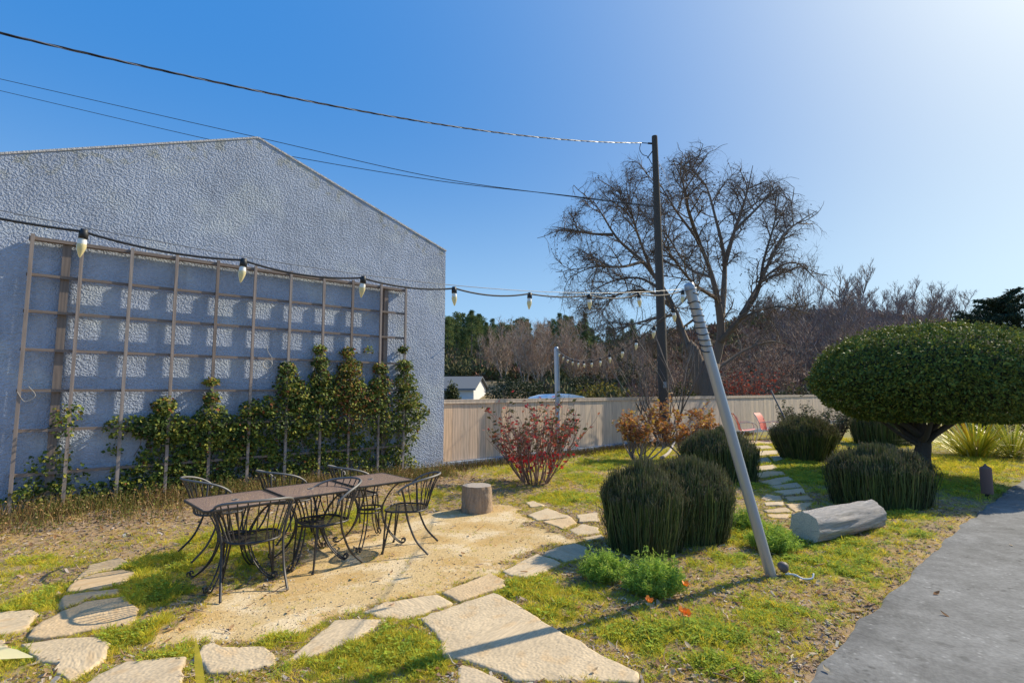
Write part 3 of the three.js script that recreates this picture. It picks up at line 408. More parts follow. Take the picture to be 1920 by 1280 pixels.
function buildChair(label) {                                    // faces +z, origin on the ground below the seat
  const t = thing('wire_chair', label, 'chair', 'black wire chairs round the tables');
  const SH = 0.41, out = a => { const c = Math.cos(a), s = Math.sin(a), e = 0.62, x = Math.sign(c) * Math.abs(c) ** e, z = Math.sign(s) * Math.abs(s) ** e; return V((0.215 + 0.02 * z) * x, SH + 0.008 * Math.abs(x), 0.205 * z); };
  const rim = new B(), P = []; for (let k = 0; k <= 44; k++) P.push(out(k / 44 * 6.2832)); rim.tube(P, 0.0105, 7, null, false); rim.mesh('seat_frame', iron, t);
  const net = new B(); netting(net, (x, z) => { const ax = Math.abs(x) / (0.213 + 0.02 * z / 0.205), az = Math.abs(z) / 0.203; return ax ** 3.2 + az ** 3.2 < 1; }, -0.24, 0.24, -0.21, 0.21, 0.0125, 0.0066, (x, z) => SH - 0.010 * (1 - (x * x + z * z) / 0.09)); net.mesh('seat', iron, t);
  const hoop = f => { const a = f * 1.62; return V(0.305 * Math.sin(a), 0.77 - 0.07 * f * f - 0.05 * f ** 6, -0.02 - 0.325 * Math.cos(a)); };
  const top = new B(), Q = []; for (let k = -20; k <= 20; k++) Q.push(hoop(k / 20)); for (const s of [-1, 1]) { const e = hoop(s), curl = [V(e.x - s * 0.004, e.y - 0.016, e.z + 0.02), V(e.x - s * 0.012, e.y - 0.036, e.z + 0.018), V(e.x - s * 0.02, e.y - 0.045, e.z + 0.0)]; s < 0 ? Q.unshift(...curl.reverse()) : Q.push(...curl); } top.tube(Q, 0.011, 8); top.mesh('back_rail', ironGrey, t);
  for (let k = -5; k <= 5; k++) { const f = k / 5 * 0.84, h = hoop(f), a = -Math.PI / 2 + f * 1.35, s = out(a), b = new B(); s.y = SH; b.tube([s, s.clone().lerp(h, 0.35).add(V(0, 0, 0.012)), s.clone().lerp(h, 0.7).add(V(0, 0, 0.012)), h], 0.0058, 5); b.mesh('spindle', iron, t); }
  for (const s of [-1, 1]) {
    const h = hoop(s * 0.97), b = new B(); b.tube(curve([h, V(s * 0.268, 0.55, -0.04), V(s * 0.238, SH, -0.055), V(s * 0.235, 0.30, -0.085), V(s * 0.238, 0.14, -0.16), V(s * 0.245, 0.012, -0.285)], 18), 0.0108, 7); b.mesh('rear_leg', iron, t);
    const f = new B(); for (const [dx, dz] of [[0, 0], [-s * 0.055, -0.045]]) f.tube([V(s * 0.195 + dx, SH, 0.165 + dz), V(s * 0.20 + dx * 0.5, 0.2, 0.178 + dz * 0.5), V(s * 0.203, 0.012, 0.19)], 0.0092, 6); f.tube([V(s * 0.203, 0.02, 0.19), V(s * 0.203, 0.0, 0.197)], 0.014, 8); f.mesh('front_leg', iron, t);
  }
  return t;
}
function buildTable(label) {
  const t = thing('wire_mesh_table', label, 'table', 'square mesh tables set end to end'), A = 0.352, TH2 = 0.715, rc = 0.05;
  const rr = (A2, r, n = 6) => { const P = []; for (const [sx, sz, a0] of [[1, 1, 0], [-1, 1, 1], [-1, -1, 2], [1, -1, 3]]) for (let k = 0; k <= n; k++) { const a = (a0 + k / n) * Math.PI / 2; P.push([sx * (A2 - r) + r * Math.cos(a), sz * (A2 - r) + r * Math.sin(a)]); } return P; };
  const edge = new B(), O = rr(A, rc), n = O.length, prof = [[-0.016, -0.002], [-0.003, 0.0], [0, -0.004], [0, -0.02], [-0.008, -0.024], [-0.02, -0.02]];
  const rings = prof.map(([d, y]) => rr(A + d, rc + d).map(([x, z]) => edge.v(x, TH2 + y, z))); for (let k = 0; k + 1 < rings.length; k++) for (let i = 0; i < n; i++) { const j = (i + 1) % n; edge.quad(rings[k][i], rings[k][j], rings[k + 1][j], rings[k + 1][i]); } edge.mesh('rim', iron, t);
  const net = new B(); netting(net, (x, z) => Math.max(Math.abs(x), Math.abs(z)) < A - 0.012 && Math.hypot(x, z) > 0.026, -A, A, -A, A, 0.0125, 0.0062, () => TH2 - 0.004); net.mesh('mesh_top', meshTop, t);
  const hole = new B(), hp = []; for (let k = 0; k <= 20; k++) { const a = k / 20 * 6.2832; hp.push(V(Math.cos(a) * 0.027, TH2 - 0.002, Math.sin(a) * 0.027)); } hole.tube(hp, 0.0055, 6, null, false); hole.mesh('umbrella_ring', ironGrey, t);
  const ring = new B(), rp = []; for (let k = 0; k <= 28; k++) { const a = k / 28 * 6.2832; rp.push(V(Math.cos(a) * 0.128, 0.40, Math.sin(a) * 0.128)); } ring.tube(rp, 0.011, 6, null, false); ring.tube(rp.map(q => V(q.x * 0.98, 0.36, q.z * 0.98)), 0.008, 6, null, false); ring.mesh('leg_ring', iron, t);
  for (let q = 0; q < 4; q++) {
    const a = (q + 0.5) * Math.PI / 2, c = Math.cos(a), s = Math.sin(a), b = new B();
    for (const e of [-0.018, 0.018]) { const P = (r, y) => V(c * r - s * e, y, s * r + c * e); b.tube(curve([P(0.36, TH2 - 0.02), P(0.27, 0.63), P(0.19, 0.52), P(0.14, 0.40), P(0.15, 0.29), P(0.21, 0.16), P(0.30, 0.06), P(0.37, 0.018), P(0.405, 0.032), P(0.402, 0.062), P(0.376, 0.062), P(0.372, 0.044)], 36), 0.0072, 6); }
    b.mesh('leg', iron, t);
  }
  return t;
}
{
  const a0 = V(-2.54, 0, -4.37), a1 = V(-1.12, 0, -5.91), f0 = V(-2.87, 0, -4.8), f1 = V(-1.53, 0, -6.47);
  const ax = a1.clone().sub(a0).normalize(), nz = V(ax.z, 0, -ax.x), turn = Math.atan2(-ax.z, ax.x), L = a1.distanceTo(a0);
  const c0 = a0.clone().addScaledVector(ax, L / 6).addScaledVector(nz, 0.335), T0 = buildTable('mesh table at the row end nearest the pale flagstones');
  const labels = [null, 'middle mesh table of the row of three', 'mesh table at the row end facing the stump'];
  const spotsT = [[-2.46, -4.85, 0.06], [-2.0, -5.40, 0.085], [-1.545, -5.94, 0.075]];
  for (let k = 0; k < 3; k++) { const t = k ? copyOf(T0, labels[k]) : T0, [x, z, tw] = spotsT[k]; t.position.set(x, H(x, z), z); t.rotation.y = turn - tw; t.scale.setScalar(0.96); }
  const C0 = buildChair('wire chair on the open side of the first table, drawn out beside the flagstones');
  const face = (dx, dz) => Math.atan2(dx, dz);
  const spots = [[-2.22, -4.69, face(-0.54, -0.84)], [-1.81, -5.25, face(-0.69, -0.73), 'wire chair on the open side of the middle table'], [-1.11, -5.77, face(-1, 0.06), 'wire chair at the end of the table row beside the stump']];
  spots.push([-3.0, -5.58, face(0.71, 0.70), 'wire chair between the first table and the vines'], [-2.55, -6.2, face(0.55, 0.83), 'wire chair between the middle table and the vines'], [-1.87, -6.55, face(0.66, 0.75), 'wire chair between the end table and the vines']);
  spots.forEach(([x, z, r, l], k) => { const c = k ? copyOf(C0, l) : C0; c.position.set(x, H(x, z), z); c.rotation.y = r; });
}
// ------------------------------------------------------------------ stump and log
const endWood = tex(256, 256, (u, v) => { const x = u - 0.5, y = v - 0.5, r = Math.hypot(x, y) * 2, a = Math.atan2(y, x), g = 0.5 + 0.5 * Math.sin(r * 70 + 3 * n2(x * 5, y * 5)), cr = sstep(0.05, 0, Math.abs(Math.sin(a * 3.5 + n2(r * 3, 2) * 0.8)) * r) * sstep(0.15, 0.5, r); const l = 0.72 + 0.14 * g + 0.1 * n2(x * 14, y * 14) - 0.4 * cr; return [l, l * 0.97, l * 0.93]; }, false);
function logShape(b, endB, R0, R1, len, seed, grooves) {          // round timber along +y with furrows
  const m = 48, rows = 14, idx = [], rad = (a, k) => lerp(R0, R1, k) * (1 + 0.07 * n2(Math.cos(a) * 1.2 + seed, Math.sin(a) * 1.2 + k * 0.8) + grooves * n2(a * 7 + seed, k * 1.2) * 0.5 + grooves * n2(a * 17 + seed, k * 2.2) * 0.4);
  for (let j = 0; j <= rows; j++) { const k = j / rows, e = Math.min(k, 1 - k) * len < 0.001 ? 0.985 : 1; idx.push([]); for (let i = 0; i <= m; i++) { const a = i % m / m * 6.2832, r = rad(a, k) * e; idx[j].push(b.v(Math.cos(a) * r, k * len, Math.sin(a) * r, null, i / m * 4, k * len * 1.5)); } }
  for (let j = 0; j < rows; j++) for (let i = 0; i < m; i++) b.quad(idx[j][i], idx[j + 1][i], idx[j + 1][i + 1], idx[j][i + 1]);
  for (const k of [0, 1]) { const c = endB.v(0, k * len, 0, null, 0.5, 0.5), q = []; for (let i = 0; i <= m; i++) { const a = i % m / m * 6.2832, r = rad(a, k) * 0.985; q.push(endB.v(Math.cos(a) * r, k * len, Math.sin(a) * r, null, 0.5 + Math.cos(a) * 0.48, 0.5 + Math.sin(a) * 0.48)); } for (let i = 0; i < m; i++) k ? endB.tri(c, q[i + 1], q[i]) : endB.tri(c, q[i], q[i + 1]); }
}
{
  const g = ground(895, 958), t = thing('tree_stump', 'upright sawn tree stump standing on the sand', 'stump'), b = new B(), e = new B(); logShape(b, e, 0.215, 0.195, 0.36, 3, 0.06);
  const bt = barkBump.clone(); bt.repeat.set(1, 1); bt.needsUpdate = true;
  b.mesh('side', std({ color: lin(0.56, 0.41, 0.28), map: woodTex, bumpMap: bt, bumpScale: 0.02, roughness: 0.95 }), t); e.mesh('sawn_face', std({ color: lin(0.44, 0.38, 0.33), map: endWood, bumpMap: endWood, bumpScale: 0.004, roughness: 0.95 }), t);
  t.position.set(g.x, H(g.x, g.z) - 0.012, g.z);
  const a = ground(1531, 1022), c = ground(1660, 992), l = thing('cut_log', 'grey weathered log lying on the grass beside the asphalt', 'log'), lb = new B(), le = new B(); a.y = c.y = 0; const d = c.clone().sub(a), len = d.length() * 0.98; logShape(lb, le, 0.175, 0.165, len, 9, 0.12);
  const uv = lb.u; for (let k = 0; k < uv.length; k += 2) { const q = uv[k]; uv[k] = q; }
  lb.mesh('side', std({ color: lin(0.74, 0.68, 0.62), map: woodTex, bumpMap: bt, bumpScale: 0.035, roughness: 0.95 }), l); le.mesh('sawn_face', std({ color: lin(0.72, 0.66, 0.60), map: endWood, bumpMap: endWood, bumpScale: 0.006, roughness: 0.95 }), l);
  const kn = new B(); for (const [y, a2] of [[0.3, 4.2], [0.75, 3.9]]) kn.tube([V(Math.cos(a2) * 0.15, y, Math.sin(a2) * 0.15), V(Math.cos(a2) * 0.19, y + 0.01, Math.sin(a2) * 0.19)], [0.035, 0.018], 8); kn.mesh('knot', std({ color: lin(0.2, 0.17, 0.15), roughness: 1 }), l);
  l.quaternion.setFromUnitVectors(UP, d.clone().normalize()); l.position.set(a.x, H(a.x, a.z) + 0.155, a.z).addScaledVector(V(-d.z, 0, d.x).normalize(), -0.12);
}
// ------------------------------------------------------------------ litter at the foot of the leaning pole
{
  const g = ground(1468, 1078), t = thing('old_light_fitting', 'round dark lamp fitting lying with its bracket at the foot of the pole', 'lamp fitting');
  const cap = mesh('lamp_head', new THREE.LatheGeometry([[0.001, 0.055], [0.025, 0.05], [0.045, 0.028], [0.05, 0], [0.044, -0.012], [0.001, -0.016]].map(q => new THREE.Vector2(...q)), 20), std({ color: lin(0.11, 0.085, 0.08), roughness: 0.6 }), t); cap.rotation.set(0.7, 0, -0.5); cap.position.y = 0.06;
  const br = new B(); br.tube(curve([V(0.0, 0.02, 0.05), V(0.06, 0.03, 0.10), V(0.09, 0.02, 0.17), V(0.16, 0.03, 0.19), V(0.19, 0.06, 0.16)], 16), 0.008, 6); br.tube([V(0.02, 0.03, 0.05), V(0.10, 0.02, 0.17)], 0.006, 5); br.mesh('bracket', std({ color: lin(0.6, 0.6, 0.58), roughness: 0.5 }), t);
  t.position.set(g.x, H(g.x, g.z) + 0.005, g.z);
}
// bollard light
{
  const g = ground(1853, 934), t = thing('bollard_light', 'short rusty brown bollard light at the edge of the asphalt', 'bollard'), m = std({ color: lin(0.22, 0.11, 0.08), roughness: 0.75, bumpMap: grainTex, bumpScale: 0.003 });
  const P = q => q.map(a => new THREE.Vector2(...a));
  mesh('stake', new THREE.LatheGeometry(P([[0.001, -0.05], [0.03, -0.05], [0.03, 0.07], [0.001, 0.07]]), 14), std({ color: lin(0.04, 0.035, 0.03) }), t);
  mesh('housing', new THREE.LatheGeometry(P([[0.001, 0.07], [0.072, 0.07], [0.076, 0.075], [0.076, 0.44], [0.072, 0.46], [0.05, 0.48], [0.001, 0.485]]), 24), m, t);
  mesh('finial', new THREE.LatheGeometry(P([[0.028, 0.48], [0.028, 0.495], [0.016, 0.503], [0.012, 0.52], [0.001, 0.525]]), 14), m, t);
  t.position.set(g.x, 0, g.z);
}
// red sling chairs by the fence
function redChair(label) {
  const t = thing('red_chair', label, 'chair', 'red garden chairs by the fence'), red = new THREE.MeshPhysicalMaterial({ color: lin(0.85, 0.17, 0.11), roughness: 0.7, transmission: 0.4, thickness: 0, side: THREE.DoubleSide }), fr = std({ color: lin(0.62, 0.56, 0.5), roughness: 0.4, metalness: 0.3 });
  const sling = (name, pts, w) => { const b = new B(), n = pts.length; const c = curve(pts, 12); c.forEach((p, k) => { for (const q of [-1, -0.4, 0.4, 1]) b.v(q * w / 2, p.y - 0.012 * (1 - q * q), p.z, null); }); for (let k = 0; k < 12; k++) for (let q = 0; q < 3; q++) b.quad(k * 4 + q, k * 4 + q + 1, k * 4 + q + 5, k * 4 + q + 4); b.mesh(name, red, t); };
  sling('seat', [V(0, 0.42, 0.27), V(0, 0.40, 0.1), V(0, 0.37, -0.2)], 0.50); sling('backrest', [V(0, 0.375, -0.205), V(0, 0.6, -0.25), V(0, 0.82, -0.34), V(0, 0.93, -0.43)], 0.50);
  for (const s of [-1, 1]) { const b = new B(); b.tube(curve([V(s * 0.27, 0.0, 0.20), V(s * 0.27, 0.35, 0.26), V(s * 0.28, 0.56, 0.24), V(s * 0.285, 0.63, 0.12), V(s * 0.28, 0.63, -0.1), V(s * 0.27, 0.6, -0.26)], 24), 0.014, 7); b.mesh('arm', fr, t); const l = new B(); l.tube(curve([V(s * 0.255, 0.93, -0.43), V(s * 0.255, 0.6, -0.26), V(s * 0.255, 0.38, -0.19), V(s * 0.255, 0.42, 0.27)], 20), 0.012, 6); l.mesh('side_rail', fr, t); const k = new B(); k.tube([V(s * 0.26, 0.39, -0.1), V(s * 0.26, 0.0, -0.30)], 0.012, 6); k.mesh('rear_leg', fr, t); }
  return t;
}
{ const a = redChair('red sling chair in profile beside its twin against the fence'), b = copyOf(a, 'red sling chair half hidden by the clipped round shrub'); let g = ground(1402, 828); a.position.set(g.x, H(g.x, g.z), g.z); a.rotation.y = 1.35; g = ground(1446, 826); b.position.set(g.x, H(g.x, g.z), g.z); b.rotation.y = 0.75; }
// ------------------------------------------------------------------ climbing vines on the trellis
const leafy = thin({ roughness: 0.7 }), stemM = std({ color: lin(0.16, 0.11, 0.075), roughness: 1 });
const VG = [[0.10, 0.15, 0.03], [0.14, 0.20, 0.035], [0.24, 0.27, 0.04], [0.34, 0.33, 0.045], [0.06, 0.095, 0.024]], VR = [[0.30, 0.18, 0.035], [0.34, 0.11, 0.04], [0.33, 0.24, 0.04]];
{
  const vines = [
    [[60, 940, 34, 200], [110, 935, 38, 220], [60, 905, 22, 60], [125, 775, 20, 50], [118, 800, 16, 40], [112, 850, 18, 50], [70, 870, 16, 30], [128, 890, 24, 80]],
    [[200, 938, 36, 240], [235, 890, 22, 80], [220, 800, 17, 70], [250, 793, 14, 60], [170, 940, 30, 160], [150, 950, 26, 120], [215, 840, 12, 24]],
    [[308, 760, 17, 200], [312, 800, 28, 330], [280, 800, 22, 200], [310, 850, 34, 420], [290, 900, 45, 520], [330, 930, 36, 320], [265, 925, 40, 300], [345, 800, 20, 140]],
    [[396, 715, 9, 90], [396, 745, 12, 140], [397, 780, 22, 260], [410, 810, 32, 420], [375, 820, 30, 300], [395, 860, 45, 560], [400, 910, 40, 420], [360, 880, 32, 280]],
    [[470, 765, 14, 140], [460, 800, 26, 320], [440, 830, 30, 330], [475, 850, 36, 420], [460, 890, 40, 420], [500, 860, 30, 260], [500, 760, 20, 120]],
    [[538, 690, 13, 160], [540, 720, 24, 300], [555, 740, 30, 400], [540, 780, 40, 560], [520, 830, 40, 480], [560, 860, 42, 480], [540, 900, 34, 320]],
    [[598, 655, 9, 120], [599, 680, 13, 200], [600, 710, 19, 300], [605, 740, 25, 360], [590, 780, 36, 480], [610, 830, 42, 480], [600, 880, 36, 380]],
    [[650, 660, 11, 120], [655, 690, 20, 320], [650, 720, 30, 440], [665, 745, 32, 420], [655, 775, 32, 380], [645, 830, 34, 360], [660, 870, 34, 320], [690, 655, 7, 24]],
    [[712, 690, 12, 160], [712, 720, 19, 260], [705, 750, 26, 340], [715, 785, 28, 340], [700, 840, 32, 300], [720, 875, 28, 260]],
    [[755, 655, 7, 110], [757, 685, 12, 220], [759, 715, 19, 340], [762, 745, 24, 380], [765, 780, 26, 360], [785, 770, 14, 110], [755, 820, 26, 260], [745, 860, 28, 260], [760, 885, 28, 220]],
  ];
  const names = ['sparse leafy vine round the end upright of the trellis', 'low vine spreading along the foot of the trellis at a bare upright', 'bushy vine at the foot of the trellis with one short spire', 'vine with a thin reddish spire on a trellis upright', 'low rounded vine between two spires on the trellis', 'wide dark vine reaching halfway up the trellis', 'vine forming a tall narrow green spire on the trellis', 'vine with yellow and red leaves at its top', 'vine with a short reddish spire below the double upright', 'tall pointed dark vine on the outermost upright by the wall corner'];
  vines.forEach((discs, vi) => {
    const t = thing('climbing_vine', names[vi], 'vine', 'vines climbing the trellis'), b = new B(true), st = new B(), warm = [0.08, 0.08, 0.1, 0.18, 0.12, 0.06, 0.06, 0.24, 0.14, 0.04][vi];
    for (const [px, py, r, n0] of discs) {
      const c = onWall(px, py, 0.12), dep = -c.p.z, rw = r * dep / F * (py < 765 ? 0.95 : 1.1), n = Math.round(n0 * 1.7);
      for (let k = 0; k < n; k++) {
        const a = rnd(6.2832), q = Math.sqrt(R()), s = c.s + Math.cos(a) * q * rw * 1.15, y = Math.max(0.02, c.y + Math.sin(a) * q * rw), low = sstep(770, 840, py), thick = lerp(0.06 + 0.16 * Math.min(1, rw / 0.22) * Math.sqrt(1 - q * q * 0.9), 0.03, low), d = 0.02 + R() * (0.11 + thick), p = wallP(s, y, d);
        const dir = V(rnd(-1, 1), rnd(-1.1, 0.35), rnd(-1, 1)).addScaledVector(N, 0.45).normalize(), nr = V(rnd(-.6, .6), rnd(0.0, 1), rnd(-.6, .6)).addScaledVector(N, 0.9).addScaledVector(dir, 0).normalize();
        const cl = n2(s * 4.2, y * 4.2) + 0.35 * n2b(s * 11, y * 11); if (low > 0.5 && cl < -0.25 && R() < 0.75) continue; const top = py < 780 && R() < warm * 1.3, col = vary(top ? pick(VR) : R() < 0.025 * (1 + warm * 3) ? pick(VR) : cl > 0.25 ? pick([VG[2], VG[3], VG[1]]) : cl < -0.2 ? pick([VG[0], VG[4]]) : pick(VG), 0.25), L = rnd(0.034, 0.07);
        b.leaf(p, dir, nr, L, L * rnd(0.55, 0.8), col, 0.2);
      }
      if (n0 > 90) for (let k = 0; k < 3; k++) { const e = wallP(c.s + rnd(-rw, rw) * .8, c.y + rnd(-rw, rw) * 0.6, 0.1), g = wallP(c.s + rnd(-rw, rw), Math.max(-0.02, c.y - rw * 2.2), 0.08); st.tube(curve([g, g.clone().lerp(e, .5).add(V(rnd(-.04, .04), 0, rnd(-.04, .04))), e], 6), 0.0045, 4); }
    }
    b.mesh('foliage', leafy, t).userData.kind = 'stuff'; st.mesh('stem', stemM, t);
  });
}
// ------------------------------------------------------------------ dry growth along the foot of the wall
function scatterMesh(name, gen, mat, kind = 'stuff') { const b = new B(true); gen(b); const o = b.mesh(name, mat); o.userData.kind = kind; return o; }
scatterMesh('dry_undergrowth', b => {
  for (let k = 0; k < 26000; k++) {
    const s = rnd(-8.6, 0.0), d = 0.12 + Math.abs(rnd(-1, 1) * rnd(0.2, 1)) * (1.0 + 0.25 * n2(s * 0.9, 2)) * lerp(0.75, 1.1, clamp(-s / 7)), p = wallP(s, 0, d); p.y = H(p.x, p.z);
    const dens = 0.55 + 0.45 * n2(p.x * 1.6, p.z * 1.6); if (R() > dens + 0.25) continue;
    const hgt = rnd(0.03, 0.24) * (1.25 - d * 0.5), dry = R() < 0.5 + 0.25 * n2b(s * 1.3, d), col = vary(dry ? pick([[0.34, 0.20, 0.08], [0.42, 0.27, 0.11], [0.24, 0.14, 0.065], [0.48, 0.34, 0.16]]) : pick([[0.13, 0.155, 0.035], [0.19, 0.20, 0.04], [0.26, 0.24, 0.05]]), 0.25);
    if (R() < 0.45) b.blade(p, V(rnd(-.5, .5), 1, rnd(-.5, .5)).normalize(), V(rnd(-.25, .25), -0.12, rnd(-.25, .25)), hgt * 1.2, rnd(0.004, 0.009), col, rdir(-.2, .2), 2); else b.leaf(p.clone().add(V(0, R() * hgt, 0)), rdir(-0.3, 0.8), rdir(0.2, 1), rnd(0.02, 0.045), rnd(0.012, 0.028), col);
  }
}, leafy);
scatterMesh('fence_undergrowth', b => {
  for (let k = 0; k < 9000; k++) { const s = rnd(0.1, 14), d = FENCE_D + 0.12 + Math.abs(rnd(-1, 1) * R()) * 0.7, p = wallP(s, 0, d), hgt = rnd(0.03, 0.17); p.y = H(p.x, p.z); const col = vary(R() < 0.6 ? pick([[0.14, 0.09, 0.05], [0.20, 0.13, 0.07], [0.10, 0.07, 0.04]]) : pick([[0.09, 0.10, 0.03], [0.14, 0.15, 0.035]]), 0.25); b.blade(p, V(rnd(-.6, .6), 1, rnd(-.6, .6)).normalize(), V(rnd(-.25, .25), -0.15, rnd(-.25, .25)), hgt * 1.2, rnd(0.008, 0.016), col, rdir(-.2, .2), 2); }
}, leafy);
// ------------------------------------------------------------------ clipped rush-like shrubs
const rushM = thin({ transmission: 0.25, roughness: 0.85 });
function rushShrub(label, cx, cz, rx, rz, h, n, flare, stemW, dark, name = 'clipped_shrub') {
  const t = thing(name, label, 'shrub', 'clipped rush-like shrubs'), b = new B(true), G = [[0.065, 0.095, 0.03], [0.09, 0.125, 0.036], [0.12, 0.155, 0.042], [0.045, 0.065, 0.024], [0.15, 0.14, 0.06], [0.17, 0.19, 0.055]], tips = [[0.14, 0.12, 0.08], [0.17, 0.15, 0.075], [0.13, 0.14, 0.055]];
  for (let k = 0; k < n; k++) {
    const wild = R() < 0.10 ? rnd(0.02, 0.10) : 0, a = rnd(6.2832), q = Math.pow(R(), 0.45) + wild * (R() < 0.5 ? 1 : 0.3), e = 1 + 0.09 * n2(Math.cos(a) * 1.5 + cx, Math.sin(a) * 1.5 + cz) + 0.04 * n2(Math.cos(a) * 6 + cx, Math.sin(a) * 6 + cz), bx = cx + Math.cos(a) * q * rx * e * (1 - flare), bz = cz + Math.sin(a) * q * rz * e * (1 - flare), tx = cx + Math.cos(a) * q * rx * e * (1 + flare * 0.5) + rnd(-.06, .06), tz = cz + Math.sin(a) * q * rz * e * (1 + flare * 0.5) + rnd(-.06, .06);
    const hh = h * (1 - 0.36 * Math.pow(Math.min(q, 1.1), 2.8)) * (0.92 + 0.08 * n2(tx * 3, tz * 3) + rnd(-0.05, 0.05)) * (R() < 0.12 ? rnd(0.4, 0.95) : 1), y0 = H(bx, bz), col = vary(pick(G), 0.25), tip = vary(pick(tips), 0.25), side = V(Math.cos(a + 1.57 + rnd(-.6, .6)), 0, Math.sin(a + 1.57 + rnd(-.6, .6)));
    const w = stemW * rnd(0.7, 1.2), M = [V(bx, y0, bz), V(lerp(bx, tx, .55) + rnd(-.03, .03), y0 + hh * 0.5, lerp(bz, tz, .55) + rnd(-.03, .03)), V(lerp(bx, tx, .93), y0 + hh * 0.9, lerp(bz, tz, .93)), V(tx, y0 + hh, tz)]; let pr = null;
    M.forEach((p, m) => { const c = m === 3 ? tip : col, ww = w * [0.9, 1, 1, 0.5][m] / 2, l = b.v(p.x + side.x * ww, p.y, p.z + side.z * ww, c), r = b.v(p.x - side.x * ww, p.y, p.z - side.z * ww, c); if (pr) b.quad(pr[0], pr[1], r, l); pr = [l, r]; });
    for (let m = 0; m < (q > 0.7 ? 4 : 1); m++) { const f = Math.pow(R(), 0.6), p = M[0].clone().lerp(M[3], 0.15 + 0.85 * f); b.leaf(p, V(rnd(-.7, .7), 1, rnd(-.7, .7)).normalize(), rdir(-.3, .5), rnd(0.025, 0.07), stemW * rnd(0.6, 1.1), vary(f > 0.85 ? tip : pick(G), 0.3)); }
  }
  b.mesh('stems', rushM, t).userData.kind = 'stuff';
  const k = new B(true); for (let q = 0; q < 60; q++) { const a = rnd(6.28), r2 = Math.sqrt(R()) * 0.75; const p = V(cx + Math.cos(a) * rx * r2, H(cx, cz), cz + Math.sin(a) * rz * r2); k.tube([p, p.clone().add(V(rnd(-.1, .1), h * rnd(0.4, 0.7), rnd(-.1, .1)))], [0.012, 0.005], 5, vary([0.07, 0.055, 0.04], .2)); } k.mesh('woody_base', std({ vertexColors: true, color: 0xffffff }), t);
  return t;
}
rushShrub('clipped dark rush shrub beside the feathery poppy foliage', 1.40, -5.82, 0.42, 0.42, 0.92, 5200, 0.12, 0.0085);
rushShrub('clipped dark rush shrub touching the one beside the poppies', 1.98, -6.18, 0.47, 0.44, 0.93, 5200, 0.10, 0.0085);
rushShrub('clipped dark rush shrub beyond the leaning pole in front of the orange shrub', 3.84, -10.1, 0.66, 0.6, 0.98, 5600, 0.06, 0.012);
rushShrub('rounded vase-shaped dark shrub beside the red chairs', 7.05, -13.0, 0.66, 0.66, 1.08, 6000, 0.24, 0.014);
rushShrub('broad flat-topped dark shrub behind the grey log', 5.36, -7.95, 0.70, 0.5, 0.90, 6200, 0.06, 0.0105);
rushShrub('distant clipped dark shrub under the dome-shaped tree', 11.45, -16.7, 0.80, 0.75, 1.12, 4200, 0.08, 0.016);
